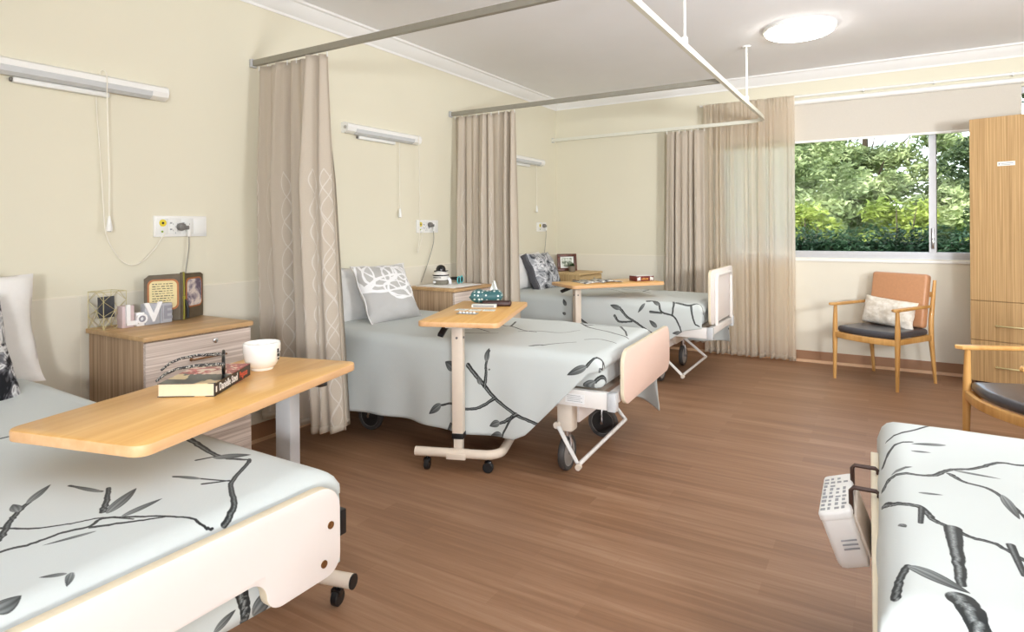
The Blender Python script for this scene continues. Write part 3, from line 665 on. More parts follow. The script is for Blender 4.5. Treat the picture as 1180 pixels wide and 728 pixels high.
# ------------------------------------------------------------------ wall lights, call cords, sockets on the left wall
def wall_light(y0, label, cords=()):
    L = .75; o = thing('wall_light', label, 'wall light', (0, y0, 1.89), 0, 'reading lights over the beds')
    sec = [(.0, -.028), (.030, -.032), (.058, -.018), (.066, .004), (.060, .026), (.044, .036), (0, .038)]
    MB().prism(sec, 0, L, 'y', .0015, 1).build('lamp_body', M['plastic'], o)
    MB().prism([(.0590, -.0195), (.0645, .0), (.0665, .001), (.0610, -.0222)], .075, L-.075, 'y').prism([(.033, -.0322), (.0585, -.0195), (.060, -.0215), (.034, -.0345)], .075, L-.075, 'y').build('diffuser', M['lens'], o)
    for yy in (-.006, L-.002): MB().prism([(a*1.02, c*1.04) for a, c in sec], yy, yy+.008, 'y', .001, 1).build('end_cap', M['plastic'], o)
    MB().lathe([(0, -.010), (.011, -.010), (.011, -.004), (0, -.004)], (.04, 0, .004), 16, 'y').build('screw', M['chrome'], o)
    MB().box(.0, .030, .13, .50, -.058, -.034, .006).build('switch_bar', M['plastic2'], o)
    MB().lathe([(0, .122), (.009, .122), (.009, .131), (0, .131)], (.016, 0, -.046), 14, 'y').build('switch', M['grey_plastic'], o)
    return o
wall_light(.98, 'white wall light nearest the camera, above the nearest bed')
wall_light(2.93, 'white wall light between the two nearer curtains, above the middle bed')
wall_light(4.95, 'white wall light partly hidden by the middle curtain, above the far bed')

def pear(p):
    return MB().lathe([(0, 0), (.011, 0), (.0125, .004), (.0125, .018), (.007, .055), (.0035, .07), (0, .07)], p, 16)
def call_cord(label, pts, p, group='call cords'):
    o = thing('call_bell_cord', label, 'call cord', p); p0 = Vector(p)
    MB().tube([Vector(q)-p0 for q in smooth_path(pts)], .0024, 6).build('cord', M['cord'], o)
    e = pear((0, 0, 0)).build('push_button', M['plastic'], o)
    MB().lathe([(0, -.002), (.008, -.002), (.008, .001), (0, .001)], n=14).build('button_face', M['grey_plastic'], e)
    return o
call_cord('ivory call bell cord looped over the nearest wall light, down to the nearest socket', [(.075, 1.45, 1.285), (.072, 1.452, 1.5), (.070, 1.447, 1.80), (.072, 1.445, 1.925), (.03, 1.44, 1.94), (.01, 1.43, 1.83), (.012, 1.445, 1.55), (.012, 1.455, 1.35), (.012, 1.47, 1.19), (.012, 1.53, 1.08), (.013, 1.60, 1.055), (.014, 1.68, 1.12), (.018, 1.735, 1.205)], (.075, 1.45, 1.215))
call_cord('white pull cord hanging straight from the middle bed wall light', [(.03, 3.47, 1.375), (.028, 3.47, 1.6), (.03, 3.47, 1.862)], (.03, 3.47, 1.30))
o = thing('call_bell_cord', 'ivory cord looping from the middle wall light down behind the middle bed', 'call cord', (.02, 3.62, 1.0))
MB().tube([(a, b-3.62, c-1.0) for a, b, c in smooth_path([(.06, 3.63, 1.93), (.062, 3.635, 1.5), (.05, 3.64, 1.15), (.02, 3.655, 1.04), (.015, 3.68, 1.06), (.016, 3.735, 1.20)])], .0024, 6).build('cord', M['cord'], o)
MB().lathe([(0, 0), (.006, 0), (.006, .02), (0, .02)], (-.002, .115, .19), 10).build('plug', M['plastic'], o)
call_cord('white call cord hanging on the wall above the far bed pillows', [(.045, 5.55, 1.445), (.046, 5.552, 1.6), (.045, 5.55, 1.865)], (.045, 5.55, 1.375))

def sockets(y0, w, z0, h, label, double=True):
    o = thing('wall_socket', label, 'wall socket', (0, y0, z0), 0, None)
    MB().box(0, .012, 0, w, 0, h, .003).build('face_plate', M['plastic'], o)
    n = 4 if double else 2; mw = (w-.02)/n
    for k in range(n):
        MB().box(.011, .0145, .012+k*mw, .008+(k+1)*mw, .012, h-.012, .002).build('outlet', M['plastic2'], o)
        if k in (1, 2) and double:
            q = o.children[-1]; s = MB()
            for zz in (.028, h-.045):
                for dy, dz, a in ((-.011, .004, 0), (.011, .004, 0), (0, -.009, 0)):
                    cy = .01+(k+.5)*mw+dy; s.box(.0142, .0152, cy-.0012, cy+.0012, zz+dz-.004, zz+dz+.004)
                s.box(.0142, .017, .014+k*mw, .024+k*mw, zz+.006, zz+.013)
            s.build('pin_slots', M['grey_ink'], q)
    c = (.014, .01+.5*mw, h*.66)
    MB().lathe([(.0, 0), (.018, 0), (.018, .002), (0, .002)], c, 20, 'x').build('call_label', M['yellow'], o)
    MB().lathe([(.0, .002), (.006, .002), (.006, .003), (0, .003)], c, 14, 'x').build('call_symbol', M['ink'], o)
    MB().lathe([(.0, 0), (.005, 0), (.005, .004), (0, .004)], (.014, .006+.5*mw, h*.25), 12, 'x').build('indicator', M['green_dot'], o)
    return o
sockets(1.685, .275, 1.185, .105, 'wide white wall socket plate above the nearest bedside cabinet')
sockets(3.685, .262, 1.183, .10, 'white wall socket plate above the middle bedside cabinet')
sockets(5.62, .20, 1.175, .095, 'small white wall socket plate above the far bed pillows', False)
def plug(p, pts, label):
    o = thing('power_cord', label, 'power cord', p); p0 = Vector(p)
    MB().lathe([(0, .0), (.020, .0), (.021, .012), (.018, .026), (.008, .03), (0, .03)], n=20, axis='x').box(.008, .026, .008, .034, -.014, .006, .003).build('plug', M['grey_plastic'], o)
    MB().box(.006, .024, .028, .044, -.05, -.008, .004).build('adaptor', M['plastic'], o)
    MB().tube([Vector(q)-p0 for q in smooth_path(pts)], .003, 7).build('cord', M['grey_cord'], o)
plug((.015, 1.815, 1.235), [(.03, 1.851, 1.188), (.03, 1.850, 1.12), (.026, 1.835, 1.0), (.022, 1.825, .85), (.02, 1.82, .795)], 'grey round plug with cord running down behind the photo album')
plug((.015, 3.83, 1.245), [(.03, 3.866, 1.196), (.03, 3.862, 1.1), (.024, 3.80, .95), (.02, 3.72, .80)], 'grey plug and thin cord in the socket above the middle bedside cabinet')
plug((.015, 5.745, 1.235), [(.03, 5.781, 1.186), (.028, 5.775, 1.1), (.025, 5.75, .95), (.02, 5.73, .80)], 'grey plug with hanging cord above the far bed')
# ------------------------------------------------------------------ bedside cabinets
def bedside(label, loc, rot, W, D, H, side, front, group=None):
    """local: x = depth away from the wall, y = width"""
    o = thing('bedside_cabinet', label, 'bedside cabinet', loc, rot, group)
    T = H-.02
    MB().box(.012, D-.03, .012, W-.012, .06, T).build('cabinet_body', side, o)
    MB().box(.03, D-.06, .03, W-.03, 0, .06).build('plinth', M['black_plastic'] if False else side, o)
    b = MB(); b.mat(M['bedside_top'] if side is M['zebra_side'] else M['light_front']); b.prism(rrect(0, D, 0, W, .012, 4), T, H, 'z', .003, 2)
    b.build('cabinet_top', None, o)
    hs = [(T-.008-.205, T-.008), (T-.008-.205-.006-.20, T-.008-.205-.006), (.068, T-.008-.205-.006-.20-.006)]
    for k, (a, c) in enumerate(hs):
        d = MB().box(D-.03, D-.011, .012, W-.012, a, c, .0015, 1).build('drawer', front, o)
        zc = a+(c-a)*.52
        h = MB().tube([(D-.011, W*.40, zc-.002), (D+.012, W*.40, zc-.001), (D+.016, W*.41, zc), (D+.016, W*.69, zc), (D+.012, W*.70, zc-.001), (D-.011, W*.70, zc-.002)], .0045, 8)
        h.lathe([(0, 0), (.008, 0), (.008, .004), (0, .004)], (D-.011, W*.40, zc-.002), 12, 'x').lathe([(0, 0), (.008, 0), (.008, .004), (0, .004)], (D-.011, W*.70, zc-.002), 12, 'x')
        h.build('handle', M['brass'], d)
        if k == 0: MB().lathe([(0, 0), (.011, 0), (.011, .005), (.006, .007), (0, .007)], (D-.011, W*.62, c-.035), 18, 'x').build('lock', M['chrome'], d)
    return o
HB = .78
bedside('bedside cabinet with pale ash drawers nearest the camera, below the photo album', (.012, 1.375, 0), 0, .515, .485, HB, M['zebra_side'], M['zebra_front'])
bedside('bedside cabinet with pale ash drawers beside the middle bed, under the white cloth', (.012, 3.545, 0), 0, .49, .46, HB, M['zebra_side'], M['zebra_front'])
bedside('light oak bedside cabinet in the far corner under the framed photo', (.13, 5.60, 0), R(-6), .46, .40, .757, M['light_side'], M['light_front'])

# things on the nearest cabinet
Z = HB+.0005
o = thing('wire_lantern', 'pale gold geometric wire candle holder with a small dark picture inside', 'ornament', (.085, 1.435, Z), R(8))
b = MB(); s, hh = .052, .165
C8 = [(-s, -s, 0), (s, -s, 0), (s, s, 0), (-s, s, 0), (-s, -s, hh), (s, -s, hh), (s, s, hh), (-s, s, hh)]
E = [(0,1),(1,2),(2,3),(3,0),(4,5),(5,6),(6,7),(7,4),(0,4),(1,5),(2,6),(3,7)]
for i, j in E: b.tube([C8[i], C8[j]], .0014, 5)
for q in ((0,1,5,4), (1,2,6,5), (2,3,7,6), (3,0,4,7)):
    A, B, Cc, D4 = [Vector(C8[i]) for i in q]; mid = (A+B+Cc+D4)/4; mu = (Cc+D4)/2; ml = (A+B)/2; l = (A+D4)/2; r = (B+Cc)/2
    for p1, p2 in ((D4.lerp(A, .25), mu), (mu, Cc.lerp(B, .25)), (D4.lerp(A, .25), mid), (mid, Cc.lerp(B, .25)), (l.lerp(A, .3), mid), (mid, r.lerp(B, .3)), (A, mid), (B, mid), (l.lerp(A, .3), ml), (ml, r.lerp(B, .3))): b.tube([p1, p2], .0012, 5)
b.build('wire_frame', M['gold_wire'], o)
MB().box(-.012, -.006, -.036, .036, .045, .140).build('dark_picture', plain('dark_picture', (70,72,78), .3, var=.2, scale=40), o)

o = thing('letter_sign', 'block letter ornament spelling LOVE beside the wire lantern', 'ornament', (.17, 1.455, Z), R(0))
def place(p, yaw=0): # local frame: text lies in the plane whose x runs along world +y and normal +x
    return Matrix.Translation(p) @ Matrix.Rotation(yaw, 4, 'Z') @ Matrix.Rotation(R(90), 4, 'Z') @ Matrix.Rotation(R(90), 4, 'X')
def block(y0, y1, h, d, mat): return MB().mat(mat).box(-d, 0, y0, y1, 0, h, .002)
block(.0, .052, .098, .045, M['block_side']).build('block', None, o)
text_part('letter', 'L', .125, M['letter'], o, place((.006, .034, .052)), .006, .004, sx=.8)
block(.062, .098, .062, .02, M['letter']).build('block', None, o)
text_part('letter', 'o', .085, M['letter'], o, place((.004, .082, .040)), .006, .004)
text_part('letter', 'o', .060, M['grey_letter'], o, place((.009, .082, .038)), .002, .001)
block(.100, .168, .096, .04, M['block']).build('block', None, o)
text_part('letter', 'V', .118, M['letter'], o, place((.005, .134, .054)), .005, .004)
block(.170, .226, .092, .04, M['block']).build('block', None, o)
text_part('letter', 'E', .085, M['grey_letter'], o, place((.001, .205, .046)), .001, .003)
MB().box(.0, .0015, .176, .180, .01, .082).build('groove', M['grey_letter'], o)

o = thing('photo_album', 'open olive brown standing photo album with a handwritten page and a photo', 'photo album', (.155, 1.745, Z))
def leaf(sgn):
    ang = R(26)*sgn                          # page swings back from the spine
    m4 = Matrix.Rotation(ang, 4, 'Z'); y0, y1 = (0.006, .165) if sgn > 0 else (-.165, -.006)
    poly = [(y0, 0), (y1, 0), (y1, .212), (y1-.02*sgn, .222), (y0, .226)] if sgn > 0 else [(y1, 0), (y1, .226), (y0+.02, .222), (y0, .205), (y0, 0)]
    p = MB().prism(poly, -.012, 0, 'x', .002, 1, m4).build('cover', M['album'], o)
    c = (y0+y1)/2
    def rr(hw, hh, r): return [(c+a, .128+b2) for a, b2 in rrect(-hw, hw, -hh, hh, r, 5)]
    MB().prism(rr(.066, .074, .026), 0, .002, 'x', 0, 2, m4).build('page_border', M['orange_mat'], p)
    pg = MB().prism(rr(.058, .066, .022), .002, .0035, 'x', 0, 2, m4).build('page' if sgn < 0 else 'photo', M['page'] if sgn < 0 else PHOTO, p)
    if sgn < 0:
        rs = random.Random(4); b = MB()
        for i in range(10):
            z = .180-i*.0115; y = c-.046
            while y < c+.042:
                l = rs.uniform(.006, .017)
                if y+l > c+.048: break
                b.box(.0035, .0040, y, y+l, z-.0016+rs.uniform(-.001, .001), z+.0016, 0, 1, m4); y += l+rs.uniform(.003, .006)
        b.build('handwriting', M['ink'], pg)
t = NT('sepia_photo'); f = t.noise(t.coord('Object', (1, 22, 22)), 1, 3, .5, .6)
t.bsdf(t.ramp(f, [(.38, rgba((104,92,112))), (.48, rgba((176,164,170))), (.56, rgba((226,214,206)))]), .4); PHOTO = t.m
leaf(-1); leaf(1)
MB().box(-.016, .004, -.010, .010, 0, .232, .004).build('spine', M['album'], o)
MB().tube([(.006, 0, .002), (.006, .001, .12), (.004, 0, .234)], .0042, 8).box(-.004, .012, -.006, .006, .10, .116, .003).build('ribbon', M['olive'], o)
MB().tube([(.010, .006, .10), (.014, .014, .055), (.016, .014, .01)], [.003, .008, .006], 8).build('tassel', M['black_plastic'], o)

# things on the middle cabinet
o = tag(MB().prism(rrect(.06, .42, 3.60, 3.95, .01, 3), HB+.0005, HB+.006, 'z', .002, 1).box(.12, .46, 3.62, 3.90, HB+.006, HB+.010, .001).build('cloth_mat', M['white_cloth']), 'white folded cloth laid on top of the middle bedside cabinet', 'cloth')
ZM = HB+.0105
o = thing('ornament', 'white and black rounded ornament with a black domed top on the white cloth', 'ornament', (.2, 3.735, ZM), R(20))
MB().lathe([(0, 0), (.052, 0), (.058, .012), (.060, .026), (.050, .034), (0, .036)], n=28).build('base_ring', plain('grey_green_resin', (128,124,112), .5), o)
b = MB()
for i in range(1): b.lathe([(0, .034), (.054, .034), (.062, .05), (.060, .072), (.048, .094), (.030, .104), (0, .106)], n=28)
b.build('body', plain('white_glazed_resin', (232,230,226), .3), o)
MB().box(-.04, .02, -.062, -.05, .052, .058, .002).lathe([(.0615, .066), (.0635, .070), (.062, .076), (.060, .076)], n=28).build('stripe', M['black_gloss'], o)
MB().prism([(-.045, -.03), (.05, -.03), (.05, .03), (-.045, .03)], .098, .106, 'z', .003).lathe([(0, .104), (.036, .104), (.037, .120), (.028, .138), (.012, .148), (0, .150)], (.0, .0, 0), 24).build('domed_top', M['black_gloss'], o)
for dy in (-.02, .015): MB().tube([(.058, dy, .05), (.072, dy, .035), (.075, dy+.006, 0.004)], .006, 8).build('loop_leg', M['letter'], o)
MB().lathe([(0, -.01), (.010, -.006), (.012, 0), (.010, .006), (0, .01)], (-.03, -.066, .022), 12).build('side_knob', M['letter'], o)
o = thing('goggles', 'small teal and black goggles lying beside the domed ornament', 'goggles', (.29, 3.86, ZM), R(15))
for dy in (-.03, .03):
    MB().tube(arc((0, dy, .03), .026, 0, 360, 24, 'yz'), .0045, 8).build('rim', M['teal'], o)
    MB().lathe([(0, -.002), (.024, -.002), (.024, .002), (0, .002)], (0, dy, .03), 20, 'x').build('lens', M['black_gloss'], o)
MB().tube([(-.004, -.056, .034), (-.05, -.055, .04), (-.075, 0, .042), (-.05, .055, .04), (-.004, .056, .034)], .007, 8).build('strap', M['black_plastic'], o)

# things on the far cabinet
ZN = .757+.0005
o = thing('picture_frame', 'dark mahogany framed photo standing on the far corner cabinet', 'picture frame', (.235, 5.86, ZN), R(-48))
tl = Matrix.Rotation(R(-9), 4, 'Y')
b = MB()
for a in ((-.105, .105, 0, .03), (-.105, .105, .15, .18), (-.105, -.073, .03, .15), (.073, .105, .03, .15)): b.box(0, .018, a[0], a[1], a[2], a[3], .003, 2, tl)
b.build('frame', M['frame_wood'], o)
MB().box(.002, .008, -.073, .073, .03, .15, 0, 1, tl).build('mount', M['white_paper'], o)
t = NT('garden_photo'); f = t.noise(t.coord('Object', (1, 30, 30)), 1, 3)
t.bsdf(t.ramp(f, [(.4, rgba((70,84,60))), (.5, rgba((150,160,140))), (.6, rgba((226,228,222)))]), .4)
MB().box(.0085, .0095, -.055, .055, .045, .135, 0, 1, tl).build('photo', t.m, o)
MB().box(-.075, -.069, -.02, .02, 0, .115, 0, 1, Matrix.Rotation(R(18), 4, 'Y')).build('stand', M['frame_wood'], o)
o = thing('potted_plant', 'small green plant in a grey clay pot before the framed photo', 'potted plant', (.325, 5.79, ZN))
MB().lathe([(0, 0), (.030, 0), (.036, .012), (.038, .055), (.034, .058), (.033, .05), (0, .05)], n=28).build('pot', M['pot'], o)
b = MB(); rs = random.Random(2)
for k in range(40):
    a = rs.uniform(0, 6.28); e = rs.uniform(.3, 1.4); L = rs.uniform(.035, .065)
    d = Vector((math.cos(a)*math.cos(e), math.sin(a)*math.cos(e), math.sin(e))); sd = d.cross(Vector((0,0,1))).normalized()*.007; p = Vector((0, 0, .05))
    b.quad([p, p+d*L*.5+sd, p+d*L-Vector((0,0,.008)), p+d*L*.5-sd])
b.build('leaves', M['plant'], o)

# ------------------------------------------------------------------ over-bed tables
def overbed(label, loc, rot, top_y=(-.155, .70), h=.765):
    """local: origin under the post, y points over the bed"""
    o = thing('overbed_table', label, 'overbed table', loc, rot, 'overbed tables')
    pr = MB().mat(M['maple']).prism(rrect(-.165, .245, top_y[0], top_y[1], .035, 6), h-.026, h, 'z', .004, 2)
    tp = pr.build('table_top', None, o)
    tp.data.materials.append(M['maple_edge'])
    for p in tp.data.polygons:
        if abs(p.normal.z) < .75: p.material_index = 1
    MB().box(-.028, .028, -.022, .03, .155, h-.028, .004).build('post', M['cream_metal'] if 'nearest' not in label else M['grey_metal'], o)
    MB().box(-.022, .022, -.016, .024, .09, .16, .003).build('inner_post', M['beige_plastic'], o)
    MB().box(-.030, .030, -.024, .032, .155, .183, .002).build('collar', M['black_plastic'], o)
    MB().box(-.05, .09, -.06, .30, h-.046, h-.026, .003).build('bracket', M['white_metal'], o)
    MB().box(-.075, -.045, -.09, .04, -.009, .009, .004, 2, Matrix.Translation((0, -.02, h-.062)) @ Matrix.Rotation(R(18), 4, 'X') @ Matrix.Rotation(R(16), 4, 'Y')).build('height_lever', M['black_plastic'], o)
    for zz in (h-.10,): MB().lathe([(0, -.026), (.006, -.026), (.006, -.0215), (0, -.0215)], (.0, 0, zz), 12, 'y').lathe([(0, .0275), (.006, .0275), (.006, .032), (0, .032)], (0, 0, zz), 12, 'x').build('bolt', M['grey_plastic'], o)
    path = [(-.215, -.032, .088), (.10, -.032, .088)]+arc((.14, .048, .088), .08, -80, -5, 8)+[(.222, .12, .088), (.222, .56, .088)]+arc((.142, .56, .088), .08, 10, 85, 7)+[(.10, .642, .088), (-.215, .642, .088)]
    MB().tube(path, .023, 14).build('base_tube', M['cream_metal'], o)
    MB().box(-.05, .05, -.06, .03, .064, .092, .003).build('post_foot', M['cream_metal'], o)
    for p in ((-.218, -.032, .088), (-.218, .642, .088)): MB().lathe([(0, 0), (.0235, 0), (.0235, .005), (0, .005)], p, 18, 'x').build('end_cap', M['black_plastic'] if 'nearest' in label else M['cream_metal'], o)
    for x, y in ((-.155, -.035), (.16, -.03), (.205, .60), (-.155, .642)):
        c = MB().lathe([(0, -.011), (.022, -.013), (.027, -.009), (.027, .009), (.022, .013), (0, .011)], (x, y, .0275), 20, 'x' if x < 0 else 'y').build('castor', M['rubber'] if False else M['black_plastic'], o)
        MB().box(x-.018, x+.018, y-.012, y+.014, .034, .058, .006).tube([(x, y, .05), (x, y, .07)], .007, 8).build('fork', M['black_gloss'], c)
    return o
T1 = overbed('overbed table nearest the camera with grey post, holding the book and white mug', (1.42, 1.34, 0), R(194))
T2 = overbed('overbed table beside the middle bed with cream post, holding tissues and cards', (1.235, 2.53, 0), R(20))
T3 = overbed('overbed table beside the far bed, holding magazines and a red box', (.941, 4.575, 0), R(-37))
def on(tb, rot, x, y, h=.765): # world point on a table top
    a = rot; return (tb[0]+x*math.cos(a)-y*math.sin(a), tb[1]+x*math.sin(a)+y*math.cos(a), h+.0006)

# paperback, glasses and mug on the nearest table
bx = Vector((1.542-1.392, 1.006-.932, 0)); by = Vector((1.405-1.542, 1.218-1.006, 0))
ang = math.atan2(by.y, by.x)-PI/2
o = thing('paperback_book', 'thick paperback novel with black and red cover on the nearest overbed table', 'book', (1.392, .932, .7656), ang)
BW, BL, BT = .155, .245, .036
MB().box(.002, BW-.004, .003, BL-.003, .0015, BT-.0015).build('pages', M['paper'], o)
t = NT('novel_cover'); v = t.coord('Object'); sp = t.n('ShaderNodeSeparateXYZ'); t.l(v, sp.inputs[0])
nz = t.noise(v, 26, 2, .5, 1.2); fl = t.ramp(nz, [(.46, rgba((150,22,34))), (.52, rgba((206,52,60))), (.58, rgba((240,214,196)))])
dk = t.ramp(t.noise(v, 14, 2, .5, .5), [(.5, rgba((34,40,44))), (.60, rgba((40,46,48))), (.64, rgba((222,196,150)))])
msk = t.math('GREATER_THAN', t.math('ADD', sp.outputs[1], t.math('MULTIPLY', nz, .05)), .135)
t.bsdf(t.mix(msk, dk, fl), .3, coat=.3); COVER = t.m
MB().box(0, BW, 0, BL, BT-.0015, BT, .0004, 1).box(0, BW, 0, BL, 0, .0015, .0004, 1).build('cover', COVER, o)
sp_ = MB().box(BW-.004, BW, 0, BL, 0, BT, .001, 1).build('spine', M['spine'], o)
ms = Matrix.Translation((BW+.0004, 0, 0)) @ Matrix.Rotation(R(90), 4, 'Z') @ Matrix.Rotation(R(90), 4, 'X')
text_part('author_text', 'Danielle Steel', .030, M['white_ink'], sp_, ms @ Matrix.Translation((.088, BT*.5, 0)), .0003, .0004, sx=.74)
text_part('title_text', 'Pegasus', .026, M['red_ink'], sp_, ms @ Matrix.Translation((.192, BT*.5, 0)), .0003, .0003, sx=.72)
MB().box(BW, BW+.0006, .005, .012, .010, .026).build('publisher_mark', M['white_ink'], sp_)
# reading glasses, arms open, standing on the cover
t = NT('speckled_frame'); nz = t.noise(t.coord('Object'), 320, 2); t.bsdf(t.ramp(nz, [(.54, rgba((22,22,24))), (.60, rgba((190,186,176)))]), .3); SPECK = t.m
g0 = Vector((1.392, .932, 0))+Vector((math.cos(ang), math.sin(ang), 0))*.118+Vector((-math.sin(ang), math.cos(ang), 0))*.140
o = thing('reading_glasses', 'reading glasses with speckled arms resting open on the paperback', 'glasses', (g0.x, g0.y, .7656+BT+.0006), R(56))
o.scale = (1.15, 1.15, 1.15)
# local: x = viewing direction of the glasses (front at x=0), arms run to -x
fr = None
for s in (-1, 1):
    rim = [(0, s*.034+.028*math.cos(a)*(1+.06*s), .024+.021*math.sin(a)) for a in (2*PI*k/26 for k in range(27))]
    q = MB().tube(rim, .0042, 8).build('rim', M['black_gloss'], o)
    MB().lathe([(0, -.0006), (.021, -.0006), (.021, .0006), (0, .0006)], (0, s*.034, .024), 24, 'x').build('lens', M['glass'], q)
    MB().tube([(0, s*.063, .030), (-.01, s*.067, .032), (-.06, s*.068, .034), (-.10, s*.066, .030), (-.125, s*.064, .020), (-.145, s*.062, .004)], [.0045, .0045, .0038, .0034, .0034, .003], 8).build('temple', SPECK, o)
MB().tube([(0, -.008, .030), (.001, 0, .034), (0, .008, .030)], .0026, 8).build('bridge', M['black_gloss'], o)
# mug
mx, my = 1.352, 1.292
o = thing('mug', 'large white bowl shaped mug at the end of the nearest overbed table', 'mug', (mx, my, .7656), 0)
prof = [(0, 0), (.034, 0), (.036, .004), (.036, .008), (.046, .016), (.054, .034), (.0575, .060), (.0575, .084), (.0555, .087), (.0535, .084), (.0535, .060), (.050, .036), (.042, .018), (0, .012)]
MB().lathe(prof, n=48).build('bowl', M['ceramic'], o)
a0 = R(35)
MB().tube([(.055*math.cos(R(120)), .055*math.sin(R(120)), .07), (.084*math.cos(R(120)), .084*math.sin(R(120)), .068), (.090*math.cos(R(120)), .090*math.sin(R(120)), .045), (.075*math.cos(R(120)), .075*math.sin(R(120)), .026), (.050*math.cos(R(120)), .050*math.sin(R(120)), .026)], .006, 10).build('handle', M['ceramic'], o)
b = MB()
for k, (zz, dz, aa, da) in enumerate([(.062, .014, 20, 10), (.048, .010, 22, 14), (.036, .006, 21, 9), (.056, .006, 33, 6)]):
    c, d = R(aa-da/2), R(aa+da/2); n = 5
    for i in range(n):
        p, q = c+(d-c)*i/n, c+(d-c)*(i+1)/n; r1 = .0580
        b.quad([(r1*math.cos(p), r1*math.sin(p), zz-dz/2), (r1*math.cos(q), r1*math.sin(q), zz-dz/2), (r1*math.cos(q), r1*math.sin(q), zz+dz/2), (r1*math.cos(p), r1*math.sin(p), zz+dz/2)])
b.build('printed_motif', M['ink'], o)

# middle table: tissues, spectacle case, cards, pens
def tissue_mat():
    t = NT('teal_spotted_pack'); v = t.coord('Object', (1, 1, 1), (0, 0, 0)); vo = t.n('ShaderNodeTexVoronoi'); t.l(v, vo.inputs[0]); vo.inputs['Scale'].default_value = 42; vo.inputs['Randomness'].default_value = .35
    t.bsdf(t.ramp(vo.outputs[0], [(.30, rgba((226,236,232))), (.36, rgba((56,104,108)))]), .4); return t.m
px, py = 1.045, 3.085
o = thing('tissue_pack', 'soft teal spotted tissue pack with a white tissue pulled out on the middle table', 'tissue pack', (px, py, .7656), R(28))
b = MB(); n = 16
def soft(u, v, sgn): 
    x, y = (u-.5)*.20, (v-.5)*.11; q = max(0, (1-abs(2*u-1)**4)*(1-abs(2*v-1)**3)); return (x, y, .042+sgn*.040*q**.5+.006*math.sin(9*u)*q*(sgn > 0))
b.grid(lambda u, v: soft(u, v, 1), n, n); b.grid(lambda u, v: soft(v, u, -1), n, n)
bmesh.ops.remove_doubles(b.bm, verts=b.bm.verts[:], dist=.0004)
b.build('pack', tissue_mat(), o, angle=80)
b = MB(); b.grid(lambda u, v: ((.045+(u-.5)*.05*(1-.75*v)), .012*math.sin(5*u+2*v)*(1-.3*v), .074+.062*v), 10, 8)
tt = b.build('tissue', M['white_paper'], o, angle=180); mod(tt, 'SOLIDIFY', thickness=.0015)
o = tag(MB().box(-.085, .085, -.03, .03, 0, .030, .010, 3).build('spectacle_case', M['dark_brown'], None, (1.165, 3.01, .7662)), 'dark brown spectacle case beside the tissue pack on the middle table', 'spectacle case'); o.rotation_euler = (0, 0, R(26))
o = thing('small_box', 'flat white box lying in front of the tissue pack', 'box', (1.13, 2.93, .7658), R(24))
MB().box(-.07, .07, -.022, .022, 0, .016, .001, 1).build('carton', M['white_paper'], o)
MB().box(-.06, .06, -.0226, -.022, .003, .013).build('printed_panel', M['grey_ink'], o)
for k, (cx, cy, a) in enumerate([(1.085, 2.775, 16), (1.165, 2.79, 20), (1.235, 2.82, 24)]):
    o = thing('card', ['small white card leftmost of three on the middle table', 'small white card in the middle of the three on the middle table', 'small white card rightmost of three on the middle table'][k], 'card', (cx, cy, .7658), R(a), 'white cards on the middle table')
    MB().box(-.034, .034, -.028, .028, 0, .002, .0006, 1).build('card_sheet', M['white_paper'], o)
    b = MB()
    for i in range(3): b.box(-.024, .018-.006*i, -.002+.009*i, .001+.009*i, .002, .0024)
    b.build('print', M['grey_ink'], o)
o = thing('foil_pack', 'grey foil pack lying before the three cards on the middle table', 'foil pack', (1.20, 2.665, .7658), R(12))
MB().box(-.055, .055, -.024, .024, 0, .004, .001, 1).build('foil', plain('foil', (176,184,192), .3, .6, var=.06, scale=60), o)
for i in range(5):
    MB().lathe([(0, .011), (.006, .010), (.008, .004), (.008, .003)], (-.042+.02*i, 0, 0), 12).build('foil_bubble', M['plastic'], o)

# far table: magazines and a boxed game
def far(x, y): return on((.941, 4.575), R(-37), x, y)
o = thing('magazine', 'open patterned magazine lying on the far overbed table', 'magazine', far(.02, .18), R(-37))
t = NT('magazine_pages'); f = t.noise(t.coord('Object', (18, 26, 1)), 1, 3, .5, .4)
t.bsdf(t.ramp(f, [(.40, rgba((44,48,56))), (.47, rgba((168,166,164))), (.56, rgba((228,226,220)))]), .4)
for sg in (-1, 1):
    MB().grid(lambda u, v: (sg*.165*u*0+(-.12+.24*v), sg*(.004+.17*u), .004+.014*math.sin(PI*min(1, u*1.1))*(1-u)), 10, 2).build('page_spread', t.m, o)
    mod(o.children[-1], 'SOLIDIFY', thickness=.004, offset=-1)
o = thing('boxed_game', 'small red and white patterned box at the right end of far table', 'box', far(.08, .575), R(-37))
MB().box(-.055, .055, -.085, .085, 0, .042, .002).build('carton', plain('maroon_carton', (104,36,34), .4, var=.06), o)
MB().box(-.050, .050, -.080, .080, .042, .0436).build('lid_panel', M['white_paper'], o)
b = MB()
for sg in (-1, 1):
    for i in range(4): b.box(.055, .0562, sg*(.05+.008*i)-.003, sg*(.05+.008*i)+.003, .006+.003*i*(i < 2), .036-.002*i)
    for i in range(4): b.box(-.0562+.0, -.055, sg*(.05+.008*i)-.003, sg*(.05+.008*i)+.003, .006, .036)
b.build('side_stripes', M['white_paper'], o)
b = MB(); rs = random.Random(1)
for i in range(6): b.box(.055, .0562, -.034+.011*i, -.028+.011*i, .012, .012+rs.uniform(.010, .018))
b.build('side_lettering', plain('gold_print', (212,160,80), .5), o)
